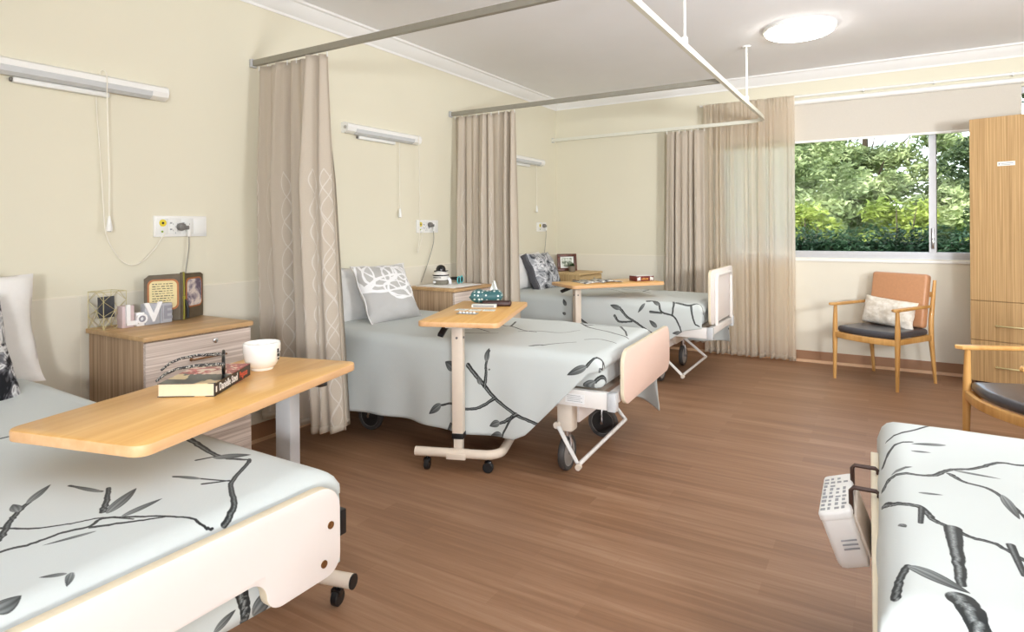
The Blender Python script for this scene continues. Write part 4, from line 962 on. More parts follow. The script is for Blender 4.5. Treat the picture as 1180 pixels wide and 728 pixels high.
for k, (x, y) in enumerate([(-.12, .06)]):
    o = tag(MB().tube([(-.06, 0, .005), (.05, 0, .005), (.065, 0, .005)], [.005, .005, .001], 8).build('pen', plain('dark_red_pen', (96,36,40), .3), None, far(x, y)), 'dark red pen lying at the near left corner of the far table', 'pen'); o.rotation_euler = (0, 0, R(-40))
# ------------------------------------------------------------------ bed linen
BASE = np.array(lin((203,209,208)), np.float32)
def duvet(label, xa, xb, y0, y1, zt, near, far, foot, key, X0, S0, far_random=0, flare=0, rise=0.0, seed=1, rot=None, seam=True):
    im = draw_print('branch_print_'+key, PRINT[key], X0, S0, BASE, far_random)
    mat = clothmat('printed_quilt_cloth_'+key, im)
    sg = 1 if xb > xa else -1; L = abs(xb-xa); r = .055; q4 = PI*r/2
    nx, ns = 110, 120; W = y1-y0
    rs = random.Random(seed); p1, p2, p3 = (rs.uniform(0, 6) for _ in range(3))
    def E(d):
        if d <= 0: return 0, 0
        if d < q4: return r*math.sin(d/r), r*(1-math.cos(d/r))
        return r, r+d-q4
    def geom(u, v):
        tt = u*(L-r+foot)                                # length along the cloth from the head
        dx, dz = E(tt-(L-r)); xl = min(tt, L-r)+dx; X = xa+sg*xl
        fin = min(1, xl/L)
        zn, zf = near(xa+sg*min(xl, L)), far(xa+sg*min(xl, L))
        Ln, Lf = max(.02, zt-zn-r+q4), max(.02, zt-zf-r+q4)
        s = -Ln+v*(Ln+W-2*r+Lf)
        if s < 0: oy, od = E(-s); y = y0+r-oy; side = -1
        elif s > W-2*r: oy, od = E(s-(W-2*r)); y = y1-r+oy; side = 1
        else: od = 0; y = y0+r+s; side = 0
        z = zt-max(od, dz)+rise*(1-fin)
        hang = max(0, od-r)
        if side > 0 and flare: y += hang/.35*max(0, (xl-L+.6)/.6)*(flare+.035*math.sin(xl*19))
        if side: y += side*(hang*.05+.016*hang/.3*math.sin(X*9+p1)+.008*hang/.3*math.sin(X*23+p2))
        n = noise.noise(Vector((X*2.2+p3, s*2.2, 0)))*.010+noise.noise(Vector((X*6, s*5, p1)))*.005
        if side == 0: z += n*(1 if dz == 0 else .3)
        else: y += n*.7
        if dz > r: X += sg*.006*math.sin(y*16+p2)
        return X, y, z, (xa+sg*tt if True else 0), y0+r+s
    b = MB()
    b.grid(lambda u, v: geom(u, v)[:3], nx, ns, lambda u, v: ((geom(u, v)[3]-X0)/SPAN, (geom(u, v)[4]-S0)/SPAN))
    bmesh.ops.transform(b.bm, matrix=Matrix.Translation((-xa, -y0, 0)), verts=b.bm.verts)
    o = b.build('quilt', mat, None, (xa, y0, 0), angle=180)
    mod(o, 'SOLIDIFY', thickness=.006, offset=0)
    tag(o, label, 'quilt')
    if rot: o.rotation_euler = (0, 0, rot)
    return o, mat
def pw(*pts):
    def f(x):
        if x <= pts[0][0]: return pts[0][1]
        for (a, b), (c, d) in zip(pts, pts[1:]):
            if x <= c: return b+(d-b)*(x-a)/(c-a)
        return pts[-1][1]
    return f

# ------------------------------------------------------------------ beds
def castor(o, x, y, axis, r=.085, z1=.2):
    w = MB().lathe([(0, -.012), (r*.72, -.012), (r*.75, -.014), (r*.75, .014), (r*.72, .012), (0, .012)], (x, y, r), 28, axis).build('wheel', M['wheel_grey'], o)
    MB().lathe([(r*.74, -.013), (r*.95, -.016), (r, -.008), (r, .008), (r*.95, .016), (r*.74, .013), (r*.74, -.013)], (x, y, r), 32, axis).build('tyre', M['rubber'], w)
    b = MB(); d = (0, .022) if axis == 'y' else (.022, 0)
    for s in (-1, 1): b.tube([(x+s*d[0], y+s*d[1], r), (x+s*d[0], y+s*d[1], r*1.7), (x+s*d[0]*.6, y+s*d[1]*.6, r*2.05)], .008, 8)
    b.tube([(x, y, r*1.95), (x, y, max(z1, r*2.1))], .018, 12)
    b.lathe([(0, -.030), (.010, -.030), (.010, .030), (0, .030)], (x, y, r), 12, axis)
    b.build('fork', M['chrome'], w); return w
def bed_base(o, L, W, zr, head_z=.80, lift=0, wheels=True, mat=None, wx=.28, wy=.255, bar=.13):
    """local: x from head (0) to foot (L), y across 0..W; zr = top of the side rails"""
    hb = MB().prism([(y, z) for y, z in rrect(-.02, W+.02, .36, head_z, .06, 6)], .015, .04, 'x', .004, 2).build('headboard', mat or M['board'], o)
    for nm, ya, yb in (('side_rail', .02, .06), ('side_rail', W-.06, W-.02)):
        MB().box(.05, L-.045, ya, yb, zr-.082, zr, .004).build(nm, M['white_metal'], o)
        e = MB().box(L-.045, L-.002, ya-.004, yb+.004, zr-.086, zr+.002, .004).build('rail_end_cap', M['lens'], o)
    MB().box(L-.055, L-.012, .064, W-.064, zr-.06, zr-.005, .004).build('foot_rail', M['white_metal'], o)
    MB().box(.08, L-.10, .065, W-.065, zr-.05, zr-.02, .004).build('mattress_platform', M['beige_plastic'], o)
    MB().box(.30, L-.36, W*.5-.10, W*.5+.10, zr-.20, zr-.051, .01).build('motor_housing', M['beige_plastic'], o)
    if wheels:
        xw = L-wx
        for xx in (xw, .40):
            MB().box(xx-.035, xx+.035, .17, W-.30, zr-.21, zr-.085, .008).build('end_beam', M['board'], o)
        for x, y, ax in ((xw, .085, 'x'), (xw, W-wy, 'y' if wy > .2 else 'x'), (.42, .12, 'y'), (.42, W-.12, 'y')):
            castor(o, x, y, ax, .088, zr-.22)
            MB().box(x-.042, x+.042, y-.035, y+.045, zr-.225, zr-.084, .012).build('leg_column', M['beige_plastic'], o)
        MB().tube([(xw-.03, .035, zr-.19), (xw+bar, -.09, .105), (xw+bar-.01, .67, .105), (xw-.01, .70, zr-.19)], .011, 10).build('brake_bar', M['white_metal'], o)
        MB().lathe([(0, -.012), (.014, -.012), (.014, .012), (0, .012)], (xw+bar+.005, -.10, .10), 14, 'y').build('brake_knob', M['beige_plastic'], o)
        MB().lathe([(0, -.01), (.017, -.01), (.017, .01), (0, .01)], (xw-.03, .03, zr-.19), 14, 'y').build('brake_pivot', M['beige_plastic'], o)
    return hb
def end_board(poly, x0, x1, face, o, name='footboard'):
    b = MB().prism(poly, x0, x1, 'x', .0025, 2); f = b.build(name, face, o)
    f.data.materials.append(M['board_edge'])
    for p in f.data.polygons:
        if abs(p.normal.x) < .6: p.material_index = 1
    return f
def printed_uv(o, X0, S0, xoff, yoff, y0, y1, zt):
    me = o.data; uvl = me.uv_layers.new(name='UVMap') if not me.uv_layers else me.uv_layers[0]
    for lp in me.loops:
        c = me.vertices[lp.vertex_index].co; x, y, z = c.x+xoff, c.y+yoff, c.z
        s = y-(zt-z) if y < (y0+y1)/2 else y+(zt-z)
        uvl.data[lp.index].uv = ((x-X0)/SPAN, (s-S0)/SPAN)

# bed 2 (middle)
Q2, mat2 = duvet('printed quilt with black branches on the middle bed, its corner hanging by the castor', .10, 1.955, 2.60, 3.53, .612,
    pw((.1, .165), (1.40, .155), (1.50, .155), (1.57, .19), (1.75, .375), (1.90, .53), (2.0, .55)), pw((.1, .17), (1.5, .17), (1.8, .14), (2.0, .06)), .10, 'bed2', -.15, 1.75, 6, .11, .02, 5)
o = thing('hospital_bed', 'middle hospital bed with low footboard and grey castors', 'bed', (.0, 2.66, 0), 0, 'hospital beds')
o.rotation_euler.z = R(3.2); o.location = (.005, 2.61, 0); Q2.rotation_euler.z = R(3.2); Q2.location = (.10, 2.555, 0)
bed_base(o, 2.0, .88, .425)
end_board([(y, z) for y, z in rrect(.075, .985, .355, .622, .075, 8)], 2.002, 2.022, M['board_floor_tint'], o)
mt = MB().box(.08, 1.93, .03, .85, .43, .590, .045, 4).build('mattress', mat2, o); printed_uv(mt, -.15, 1.75, 0, 2.66, 2.69, 3.62, .59)
MB().box(1.74, 1.84, .0185, .02, .36, .405).build('data_plate', M['white_ink'], o)
b = MB()
for i in range(4): b.box(1.75, 1.83-.01*(i % 2), .0180, .0186, .368+.009*i, .370+.009*i)
b.build('data_plate_print', M['grey_ink'], o)
# bed 3 (far)
Q3, mat3 = duvet('printed quilt with black branches on the far bed under the window curtain', .10, 1.93, 4.64, 5.49, .637,
    pw((.1, .17), (1.40, .16), (1.50, .19), (1.62, .30), (1.80, .43), (2.0, .47)), pw((.1, .17), (1.5, .2), (2.0, .2)), .10, 'bed3', -.15, 3.85, 8, .10, .01, 9)
o = thing('hospital_bed', 'far hospital bed with raised white footboard near the back wall', 'bed', (.0, 4.68, 0), 0, 'hospital beds')
bed_base(o, 2.0, .82, .455, wx=.42, wy=.10, bar=.22)
end_board([(y, z) for y, z in rrect(.04, .84, .47, .885, .06, 8)], 1.960, 1.980, M['board'], o)
MB().tube([(1.993, .17, .455), (1.993, .17, .80)]+[(1.993, .17+.04-.04*math.cos(a), .80+.04*math.sin(a)) for a in (.4, .8, 1.2, 1.57)]+[(1.993, .66, .84)]+[(1.993, .66+.04*math.sin(a), .80+.04*math.cos(a)) for a in (.4, .8, 1.2, 1.57)]+[(1.993, .70, .455)], .014, 10).build('footboard_frame', M['white_metal'], o)
mt = MB().box(.08, 1.92, .03, .79, .46, .615, .045, 4).build('mattress', mat3, o); printed_uv(mt, -.15, 3.85, 0, 4.68, 4.71, 5.58, .615)
# bed 1 (nearest, left)
Q1, mat1 = duvet('printed quilt with black branches on the nearest bed at the left', .08, 1.955, .06, 1.05, .645,
    pw((0, .25), (2, .25)), pw((0, .50), (1.6, .50), (1.85, .56), (2, .59)), .26, 'bed1', -.35, -.62, 0, 0, .03, 2)
o = thing('hospital_bed', 'nearest hospital bed at the left with a wide cut-out white footboard', 'bed', (.0, .08, 0), 0, 'hospital beds')
o.location.y = .06
bed_base(o, 1.94, .96, .47, .955, wheels=False)
def fbpoly():
    P = []; right = [(.955, .575)]
    def c(cx, cy, r, a0, a1, n=7): return [(cx+r*math.cos(R(a0+(a1-a0)*k/n)), cy+r*math.sin(R(a0+(a1-a0)*k/n))) for k in range(n+1)]
    rt_ = c(.895, .575, .06, 90, 0)+c(.915, .470, .04, 0, -90)+c(.795, .470, .04, -90, -180)+c(.715, .465, .040, 0, 90)
    rt_ = [(a, b) for a, b in rt_]
    lt = [(.95-a+.0, b) for a, b in reversed(rt_)]
    return rt_+lt
end_board(fbpoly(), 1.975, 2.0, M['board'], o)
for y, z in ((.925, .545), (.905, .465), (.025, .545), (.045, .465)): MB().lathe([(0, 0), (.0085, 0), (.0085, .0025), (.003, .003), (0, .001)], (2.0, y, z), 16, 'x').build('bolt', M['copper_bolt'], o)
MB().box(1.925, 1.968, .955, 1.005, .485, .545, .003).build('corner_buffer', M['black_plastic'], o)
mt = MB().box(.06, 1.90, .03, .96, .47, .625, .045, 4).build('mattress', M['grey_cloth'], o)
for x, y in ((1.72, .78), (1.72, .14), (.3, .78), (.3, .14)):
    MB().tube([(x, y, .05), (x, y, .40)], .022, 14).lathe([(0, 0), (.03, 0), (.03, .02), (.022, .05), (0, .05)], (x, y, 0), 18).build('leg', M['white_metal'], o)
# bed 4 (right)
RB = R(1.5)
piv = Vector((3.08, 1.10, 0))
Q4, mat4 = duvet('printed quilt with black branches on the bed at the right edge', 5.15, 3.074, 1.13, 2.22, .625,
    pw((3, .24), (5.2, .20)), pw((3, .30), (5.2, .2)), .16, 'bed4', 2.85, .35, 0, 0, .0, 12)
o = thing('hospital_bed', 'hospital bed at the right edge with the control box hooked on its footboard', 'bed', (5.25, 2.19, 0), R(180)+R(.9), 'hospital beds')
bed_base(o, 2.13, 1.02, .44)
end_board([(y, z) for y, z in rrect(.06, 1.06, .36, .565, .05, 8)], 2.182, 2.202, M['cream_metal'], o)
MB().box(.1, 2.08, .05, .98, .445, .605, .045, 4).build('mattress', M['grey_cloth'], o)
for ya, za in ((.62, .38), (.36, .36)): MB().box(2.135, 2.165, ya, ya+.04, za, .50, .004).build('footboard_bracket', M['black_plastic'], o)
MB().tube(smooth_path([(2.150, .30, .40), (2.158, .42, .30), (2.15, .56, .27), (2.148, .70, .34)]), .012, 8).build('air_hose', M['black_plastic'], o)
# control box (air pump) hooked over the footboard, tilted outwards
p = thing('mattress_pump', 'white air mattress pump box hooked on the footboard of the right bed', 'pump', (3.014, 1.80, .545), R(1.0))
tilt = Matrix.Rotation(R(-19), 4, 'Y')
def pt(b, nm, mat, par): return b.build(nm, mat, par)
body = MB().prism([(-.128, -.018), (-.128, -.024), (-.120, -.125), (-.104, -.145), (.104, -.145), (.120, -.125), (.128, -.024), (.128, -.018)], -.078, -.008, 'x', .012, 3, tilt).build('pump_body', M['plastic'], p)
lid = MB().prism(rrect(-.080, -.005, -.130, .130, .014, 4), -.026, -.004, 'z', .006, 3, tilt).build('control_panel', M['plastic'], p)
b = MB(); rs = random.Random(6)
for i in range(9):
    for j in range(4):
        if rs.random() < .85:
            y = -.112+.025*i; x = -.074+.016*j; b.box(x, x+rs.uniform(.006, .012), y, y+rs.uniform(.008, .018), -.004, -.0034, 0, 1, tilt)
b.build('panel_legends', M['grey_ink'], lid)
b = MB()
for i in range(3): b.box(-.05, -.015, -.1265, -.1240, -.075-.010*i, -.072-.010*i, 0, 1, tilt)
b.build('vent_slots', M['grey_ink'], body)
MB().box(-.070, -.014, -.085, .085, -.156, -.143, .004, 2, tilt).build('base_foot', M['plastic2'], p)
MB().box(-.009, -.001, -.10, .10, -.13, -.03, .003, 2, tilt).build('back_plate', M['beige_plastic'], p)
for y in (-.085, .075): MB().tube([(-.002, y, -.030), (-.003, y, .026), (.003, y, .034), (.050, y, .034), (.057, y, .028), (.057, y, .0)], .0055, 8).build('hook', M['brown_metal'], p)

# ------------------------------------------------------------------ pillows and cushions
def pillow(nm, label, c, wdir, updir, w, h, t, mat, back=None, dog=.08, seed=0, cat='pillow', group=None, pipe=None, gusset=None):
    rs = random.Random(seed); p1 = rs.uniform(0, 9)
    m4 = frame_matrix((0, 0, 0), wdir, updir); n = 30
    def fn(u, v, sg):
        a, b2 = 2*u-1, 2*v-1
        k = 1-dog*(1-b2*b2)*abs(a)**3; k2 = 1-dog*(1-a*a)*abs(b2)**3
        q = max(0, (1-abs(a)**2.6))*max(0, (1-abs(b2)**2.6))
        z = sg*t/2*q**.55
        wr = noise.noise(Vector((a*3+p1, b2*3, sg)))*.010+noise.noise(Vector((a*8, b2*8+p1, sg)))*.004
        edge = (abs(a)**6+abs(b2)**6)
        return (a*w/2*k, b2*h/2*k2, z+sg*wr*min(1, q*4)+.006*edge*math.sin(9*a+7*b2+p1)*(q < .5))
    o = thing(nm, label, cat, c, 0, group)
    b = MB(); b.mat(mat); b.grid(lambda u, v: fn(u, v, 1), n, n, lambda u, v: (u, v), M4=m4)
    if back is None: b.mat(mat); 
    else: b.mat(back)
    b.grid(lambda u, v: fn(1-u, v, -1), n, n, lambda u, v: (1-u, v), M4=m4)
    bmesh.ops.remove_doubles(b.bm, verts=b.bm.verts[:], dist=.0006); bmesh.ops.recalc_face_normals(b.bm, faces=b.bm.faces[:])
    b.build('pillow_body', None, o, angle=70)
    if gusset is not None:                                # boxed edge in a darker cloth along the near side
        gw, gm = gusset; nz = m4.to_3x3() @ Vector((0, 0, -1)); g = MB(); sx = m4.to_3x3() @ Vector((1, 0, 0))
        g.grid(lambda u, v: tuple((m4 @ Vector(fn(0.01, u, 1)))+nz*(gw*v)+sx*(.010*math.sin(PI*v)*-1+.02*v)), 20, 4)
        e = g.build('side_border', gm, o, angle=180); mod(e, 'SOLIDIFY', thickness=.005, offset=0)
    if pipe is not None:
        pts = [m4 @ Vector(fn(u, 0, 1)) for u in [i/16 for i in range(17)]]+[m4 @ Vector(fn(1, v, 1)) for v in [i/16 for i in range(1, 17)]]+[m4 @ Vector(fn(1-u, 1, 1)) for u in [i/16 for i in range(1, 17)]]+[m4 @ Vector(fn(0, 1-v, 1)) for v in [i/16 for i in range(1, 17)]]
        MB().tube(pts, .004, 6).build('piping', pipe, o)
    return o
def patt(name, stops, scale, dist, rough=.8):
    t = NT(name); v = t.coord('Object'); f = t.noise(v, scale, 3, .55, dist)
    t.bsdf(t.ramp(f, stops), rough, 0, t.bump(f, .1, .004), .2); return t.m
MARB = patt('black_white_print', [(.36, rgba((32,32,36))), (.45, rgba((120,120,126))), (.52, rgba((228,228,230))), (.62, rgba((60,60,64)))], 11, 1.6)
FLOR = patt('grey_floral_print', [(.36, rgba((60,62,68))), (.44, rgba((150,152,158))), (.54, rgba((188,190,196))), (.60, rgba((235,235,238))), (.66, rgba((80,82,88)))], 12, 1.2)
# scribble cushion: white loops printed on grey
def scribble():
    n = 640; img = np.empty((n, n, 3), np.float32); img[:] = lin((190,189,188))
    yy, xx = np.mgrid[0:n, 0:n].astype(np.float32)/n
    loops = [(.30, .78, .24, .20, .3, .030), (.62, .72, .22, .24, .9, .034), (.78, .66, .16, .28, .3, .026), (.52, .62, .46, .13, .12, .034), (.72, .55, .34, .20, .25, .030), (.40, .88, .30, .22, -.3, .028), (.80, .80, .14, .14, .0, .030), (.12, .82, .12, .26, -.2, .030), (.62, .50, .30, .13, -.2, .022)]
    cov = np.zeros((n, n), np.float32)
    for cx, cy, rx, ry, a, w in loops:
        X, Y = xx-cx, yy-cy; p = X*math.cos(a)+Y*math.sin(a); q = -X*math.sin(a)+Y*math.cos(a)
        d = np.abs(np.hypot(p/rx, q/ry)-1)*min(rx, ry); cov = np.maximum(cov, np.clip((w/2*(1+.3*np.sin(9*p/rx))-d)*n*.5+.5, 0, 1))
    d = np.abs((xx-.80)*.75+(yy-.40)*.66); m = (xx > .72) & (xx < .99) & (yy < .5); cov = np.maximum(cov, np.clip((.014-d)*n*.5+.5, 0, 1)*m)
    img += (np.array(lin((244,244,246)), np.float32)-img)*cov[..., None]
    return clothmat('scribble_cushion_cloth', to_image('scribble_print', img), 260)
SCRIB = scribble()
pillow('pillow', 'white pillow propped up in front on the nearest bed', (.28, .77, .85), (0, 1, 0), (-.22, 0, 1), .66, .42, .15, M['white_cloth'], seed=1, group=None)
pillow('pillow', 'white pillow behind the other on the nearest bed headboard', (.125, .70, .845), (0, 1, 0), (-.12, 0, 1), .68, .42, .12, M['white_cloth'], seed=2)
pillow('cushion', 'black and white patterned cushion at the left edge on the nearest bed', (.53, .70, .815), (-.06, 1, 0), (-.45, -.08, 1), .46, .42, .15, MARB, M['border'], seed=3, cat='cushion')
pillow('pillow', 'pale grey pillow behind the scribble cushion on the middle bed', (.155, 3.06, .79), (0, 1, 0), (-.16, 0, 1), .70, .37, .14, M['grey_cloth'], seed=4)
pillow('cushion', 'grey cushion with white scribbled loops on the middle bed', (.33, 3.0, .80), (.0, 1, -.02), (-.45, -.18, .9), .47, .40, .14, SCRIB, M['white_cloth'], dog=.05, seed=5, cat='cushion', pipe=M['white_cloth'])
pillow('pillow', 'white pillow behind the floral cushion on the far bed', (.15, 5.12, .80), (0, 1, 0), (-.16, 0, 1), .68, .36, .14, M['white_cloth'], seed=6)
pillow('cushion', 'grey floral cushion with charcoal edge on the far bed', (.31, 5.20, .80), (.0, 1, 0), (-.40, -.18, .9), .46, .38, .15, FLOR, M['border'], dog=.05, seed=7, cat='cushion', gusset=(.085, M['border']))

# ------------------------------------------------------------------ armchairs
def armchair(label, loc, rot):
    """local: y = facing direction, x = width"""
    o = thing('armchair', label, 'armchair', loc, rot, 'wooden armchairs')
    fx, fy, bx_, by_ = .245, .225, .235, -.225
    for s in (-1, 1):
        MB().tube([(s*fx, fy+.008, 0), (s*fx, fy, .34), (s*fx, fy-.002, .44), (s*(fx-.002), fy-.004, .585)], [.0115, .019, .018, .013], 12).build('leg', M['chair_wood'], o)
        MB().tube([(s*(bx_+.005), by_-.045, 0), (s*bx_, by_, .34), (s*(bx_-.004), by_-.01, .50), (s*(bx_-.006), by_-.065, .79)], [.011, .019, .018, .011], 12).build('leg', M['chair_wood'], o)
        # arm: a shaped rail with a flared front knuckle
        P = [(s*(fx+.004), fy+.050), (s*(fx+.022), fy+.045), (s*(fx+.020), fy-.02), (s*(fx+.008), 0), (s*(bx_+.006), by_+.0), (s*(bx_-.012), by_+.0), (s*(fx-.022), 0), (s*(fx-.026), fy-.02), (s*(fx-.024), fy+.03)]
        a = MB().prism(P if s > 0 else P[::-1], .582, .604, 'z', .007, 3).build('armrest', M['chair_wood'], o)
        MB().prism([(by_, .335), (fy, .335), (fy, .375), (by_, .375)], s*bx_-.011, s*bx_+.011, 'x', .003).build('side_rail', M['chair_wood'], o)
    n = 14; b = MB()
    P = [(-fx+.488*k/n*1.0, fy-.012+.045*math.sin(PI*k/n)) for k in range(n+1)]; Q = [(x, y+.024) for x, y in P]
    b.prism(P+Q[::-1], .330, .375, 'z', .003); b.build('front_rail', M['chair_wood'], o)
    MB().prism([(-.235, -.235), (.235, -.235), (.235, -.213), (-.235, -.213)], .335, .375, 'z', .003).build('back_rail', M['chair_wood'], o)
    MB().box(-.225, .225, by_-.055, by_-.038, .66, .70, .004).build('back_slat', M['chair_wood'], o)
    # seat pad
    out = [(-.222, -.20), (.222, -.20)]+[(.226-.452*k/n, fy-.01+.040*math.sin(PI*k/n)) for k in range(n+1)]
    b = MB().prism(out, .372, .425, 'z', .022, 4); b.build('seat', M['seat_grey'], o)
    # back pad, leaning back, rounded
    mback = Matrix.Translation((0, by_+.045, .425)) @ Matrix.Rotation(R(10), 4, 'X')
    MB().box(-.215, .215, -.035, .035, 0, .415, .022, 4, mback).build('backrest', M['tan'], o)
    return o
armchair('wooden armchair with tan back under the window, a pale cushion on its seat', (3.085, 5.605, 0), R(148.7))
armchair('wooden armchair at the right edge beside the wardrobe, behind the right bed', (3.75, 3.737, 0), R(112))
CUSH = patt('pale_linen', [(.4, rgba((222,214,200))), (.6, rgba((238,232,222)))], 30, .2)
rr = R(148.7); cx_, sx_ = math.cos(rr), math.sin(rr)
pillow('cushion', 'pale linen lumbar cushion on the armchair under the window', (3.085-sx_*(-.075), 5.605+cx_*(-.075), .532), (-cx_*1, -sx_*1, -.07), (sx_*.22, -cx_*.22, 1), .41, .22, .12, CUSH, None, .05, 8, 'cushion')

# ------------------------------------------------------------------ wardrobe
wd = thing('wardrobe', 'tall oak veneer wardrobe with two drawers right of the window', 'wardrobe', (3.640, 5.625, 0), R(-17))
WW, WD, WH = .62, .36, 1.99
MB().box(0, WW, .022, WD, .07, WH, .002).build('carcass', M['wardrobe'], wd)
MB().box(.02, WW-.02, .04, WD-.02, 0, .07).build('plinth', M['dark_brown'], wd)
dr = MB().box(.001, WW-.001, 0, .02, .664, WH, .0015, 1).build('door', M['wardrobe'], wd)
tg = MB().box(.165, .265, -.003, 0, 1.635, 1.665, .001, 1).build('label_holder', M['white_paper'], dr)
b = MB().box(.185, .255, -.0036, -.003, 1.650, 1.655).box(.185, .240, -.0036, -.003, 1.641, 1.645).lathe([(0, -.0036), (.006, -.0036), (.006, -.003), (0, -.003)], (.176, 0, 1.65), 12, 'y'); b.build('label_print', M['grey_ink'], tg)
for a, c in ((.376, .660), (.074, .372)):
    d = MB().box(.001, WW-.001, 0, .02, a, c, .0015, 1).build('drawer', M['wardrobe'], wd); zc = a+(c-a)*.40
    MB().tube([(.155, .0, zc), (.155, -.026, zc), (.165, -.030, zc), (.31, -.030, zc), (.32, -.026, zc), (.32, 0, zc)], .0055, 8).build('handle', M['gold_wire'], d)
MB().tube([(.56, .0, 1.1), (.56, -.028, 1.1), (.56, -.030, 1.11), (.56, -.030, 1.25), (.56, -.028, 1.26), (.56, 0, 1.26)], .0055, 8).build('handle', M['gold_wire'], dr)

# ------------------------------------------------------------------ garden outside the window
t = NT('garden_lawn'); f = t.noise(t.coord('Object'), 6, 4); t.bsdf(t.ramp(f, [(.35, rgba((60,86,38))), (.6, rgba((104,130,62)))]), .9)
struct('ground', MB().box(-14, 20, YB+.17, 45, -.35, -.12), t.m)
def leafmat(name, a, b2, tr=.3):
    t = NT(name); oi = t.noise(t.coord('Object'), 1.6, 3, .6); col = t.ramp(oi, [(.32, rgba(a)), (.62, rgba(b2))])
    d = t.n('ShaderNodeBsdfPrincipled'); t.val(d.inputs['Base Color'], col); d.inputs['Roughness'].default_value = .5; d.inputs['Specular IOR Level'].default_value = .3
    l = t.n('ShaderNodeBsdfTranslucent'); t.val(l.inputs[0], col); m = t.n('ShaderNodeMixShader'); m.inputs[0].default_value = tr
    t.l(d.outputs[0], m.inputs[1]); t.l(l.outputs[0], m.inputs[2]); t.l(m.outputs[0], t.out.inputs[0]); return t.m
M['bark'] = plain('bark', (84,70,58), .9, var=.2, scale=12, bump=.4)
def leaves(nm, mat, parent, clumps, per, size, seed, loc=(0,0,0), flat=.6):
    rs = np.random.RandomState(seed); V = []; n = 0
    for (c, rad) in clumps:
        d = rs.randn(per, 3); d /= np.linalg.norm(d, axis=1)[:, None]; p = np.array(c)+d*np.array(rad)*(rs.rand(per, 1)**.45)
        a = rs.randn(per, 3); a[:, 2] *= flat; a /= np.linalg.norm(a, axis=1)[:, None]
        b = np.cross(a, rs.randn(per, 3)); b /= np.linalg.norm(b, axis=1)[:, None]; s = size*(.6+.8*rs.rand(per, 1))
        V.append(np.stack([p-a*s, p+b*s*.34, p+a*s, p-b*s*.34], 1).reshape(-1, 3)); n += per
    V = np.concatenate(V); me = bpy.data.meshes.new(nm); me.vertices.add(len(V)); me.vertices.foreach_set('co', V.ravel().astype(np.float32))
    me.loops.add(len(V)); me.loops.foreach_set('vertex_index', np.arange(len(V), dtype=np.int32)); me.polygons.add(n)
    me.polygons.foreach_set('loop_start', np.arange(0, len(V), 4, dtype=np.int32)); me.update(calc_edges=True); me.validate()
    me.materials.append(mat); o = bpy.data.objects.new(nm, me); COL.objects.link(o); o.location = loc; o.parent = parent; return o
def blob(c, rad, k, rr, seed):
    rs = np.random.RandomState(seed); out = []
    for i in range(k):
        d = rs.randn(3); d /= np.linalg.norm(d); out.append((np.array(c)+d*np.array(rad)*rs.rand()**.4, (rr*(.7+.6*rs.rand()),)*2+(rr*.7,)))
    return out
def tree(label, x, y, H, crown, mat, k, per, size, seed):
    o = thing('garden_tree', label, 'tree', (x, y, -.12), 0, None)
    b = MB(); rs = random.Random(seed)
    b.tube([(0, 0, -.1), (.05, .02, H*.35), (-.05, .05, H*.6), (0, 0, H*.9)], [.20, .15, .11, .04], 10)
    for i in range(9):
        a = rs.uniform(0, 6.28); z0 = H*rs.uniform(.3, .6); L = rs.uniform(.3, .5)*crown[0]
        b.tube([(0, 0, z0), (math.cos(a)*L*.5, math.sin(a)*L*.5, z0+L*.3), (math.cos(a)*L, math.sin(a)*L, z0+L*.7)], [.07, .045, .015], 7)
    b.build('trunk', M['bark'], o)
    leaves('foliage', mat, o, blob((0, -.5, H*.40), crown, k, .55, seed), per, size, seed)
    return o
G1 = leafmat('leaf_sage', (92,110,68), (188,198,146)); G2 = leafmat('leaf_deep', (34,50,34), (84,100,62)); G3 = leafmat('leaf_lime', (90,112,44), (166,178,86), .35); G4 = leafmat('leaf_hedge', (30,54,40), (66,96,68))
tree('large sage green tree filling the left of the window view', -.1, 14.5, 6.4, (2.7, 2.0, 3.2), G1, 110, 800, .065, 4)
tree('darker green tree behind the right pane of the window', 6.35, 16.5, 6.8, (2.3, 2.0, 3.3), G2, 90, 700, .065, 9)
tree('pale bushy tree further back beyond the garden hedge', 2.7, 22.0, 5.6, (3.2, 1.5, 2.9), G1, 110, 650, .10, 15)
h = thing('garden_hedge', 'clipped dark green hedge along the bottom of the window view', 'hedge', (1.6, 9.0, -.12))
MB().box(-4.2, 3.7, -.25, .35, 0, 1.12, .05).build('hedge_stems', plain('hedge_interior', (30,44,26), .9, var=.3, scale=14), h)
rs = np.random.RandomState(5)
leaves('foliage', G4, h, [((x, rs.uniform(-.36, -.24) if z < 1.2 else rs.uniform(-.3, .3), z), (.24, .12, .20)) for x in np.arange(-2.5, 5.2, .24) for z in (.55, .72, .9, 1.02, 1.12, 1.16)], 130, .036, 6)
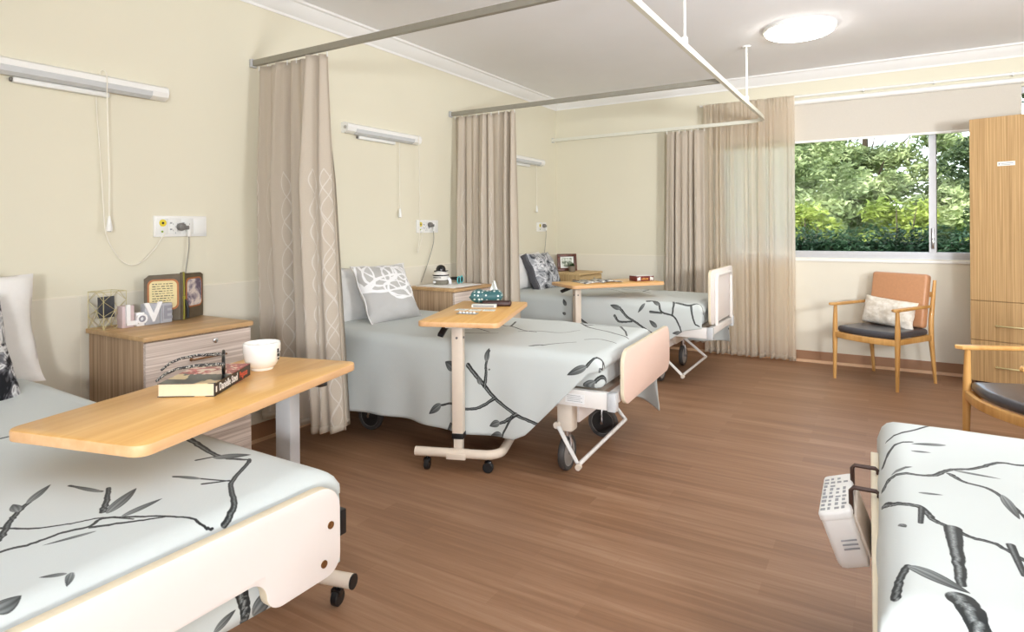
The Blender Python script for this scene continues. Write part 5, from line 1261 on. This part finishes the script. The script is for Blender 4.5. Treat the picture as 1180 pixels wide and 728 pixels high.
for i, (x, y, hh, lab) in enumerate([(.7, 10.5, 1.62, 'lime leaved shrub behind the hedge at the left of the window'), (2.05, 10.6, 1.6, 'lime leaved shrub behind the hedge in the middle of the window'), (3.3, 10.5, 1.75, 'lime leaved shrub behind the hedge beside the window mullion'), (4.65, 10.5, 2.25, 'tall bright lime shrub behind the hedge in the right pane'), (-.65, 10.6, 1.6, 'lime leaved shrub behind the hedge and the sheer curtain'), (6.0, 10.6, 1.9, 'lime leaved shrub behind the hedge and the wardrobe')]):
    s = thing('garden_shrub', lab, 'shrub', (x, y, -.12), 0, None)
    b = MB(); r_ = random.Random(i)
    for k in range(6): a = r_.uniform(0, 6.28); b.tube([(0, 0, -.05), (math.cos(a)*.2, math.sin(a)*.15, hh*.5), (math.cos(a)*.4, math.sin(a)*.3, hh*.9)], [.02, .015, .006], 6)
    b.build('stems', M['bark'], s)
    leaves('foliage', G3, s, blob((0, 0, hh*.68), (.55, .35, hh*.36), 24, .22, 30+i), 150, .048, 40+i)

# ------------------------------------------------------------------ daylight and added fill lamps
def bounce(name, loc, aim, W, size):
    l = bpy.data.lights.new(name, 'AREA'); l.shape = 'DISK'; l.size = size; l.energy = W; l.spread = R(135); l.color = (.955, .978, 1.0)
    ob = bpy.data.objects.new(name, l); COL.objects.link(ob); ob.location = loc
    ob.rotation_euler = (Vector(aim)-Vector(loc)).to_track_quat('-Z', 'Y').to_euler(); return ob
# unseen fill lamps outside the frame, added to brighten the ceiling
bounce('ceiling_fill', (4.75, -1.5, 1.4), (3.5, .9, 2.6), 120, .5)
bounce('ceiling_fill', (5.15, 1.9, 1.55), (3.7, 3.3, 2.6), 95, .5)

w = bpy.data.worlds.new('sky'); sc.world = w; w.use_nodes = True; nt = w.node_tree; nt.nodes.clear()
out = nt.nodes.new('ShaderNodeOutputWorld'); bg = nt.nodes.new('ShaderNodeBackground'); sky = nt.nodes.new('ShaderNodeTexSky')
sky.sky_type = 'NISHITA'; sky.sun_disc = False; sky.sun_elevation = R(50); sky.sun_rotation = R(200); sky.air_density = 1.0; sky.dust_density = 2.0; sky.ozone_density = 1.0
hs = nt.nodes.new('ShaderNodeHueSaturation'); hs.inputs['Saturation'].default_value = .45
nt.links.new(sky.outputs[0], hs.inputs['Color']); nt.links.new(hs.outputs[0], bg.inputs[0]); nt.links.new(bg.outputs[0], out.inputs[0])
bg.inputs[1].default_value = 1.15
sun = bpy.data.lights.new('sun', 'SUN'); so = bpy.data.objects.new('sun', sun); COL.objects.link(so)
sun.energy = 4.6; sun.angle = R(.6); sun.color = (1, .95, .86)
so.rotation_euler = (R(40), 0, R(-22))     # high sun from behind the building

vs = sc.view_settings; vs.view_transform = 'Standard'; vs.look = 'None'; vs.gamma = 1; vs.use_curve_mapping = False; vs.exposure = -0.28
sc.cycles.max_bounces = 8; sc.cycles.diffuse_bounces = 5; sc.cycles.glossy_bounces = 3; sc.cycles.transparent_max_bounces = 16; sc.cycles.transmission_bounces = 4
sc.cycles.use_denoising = True; sc.cycles.sample_clamp_indirect = 6; sc.cycles.caustics_reflective = False; sc.cycles.caustics_refractive = False
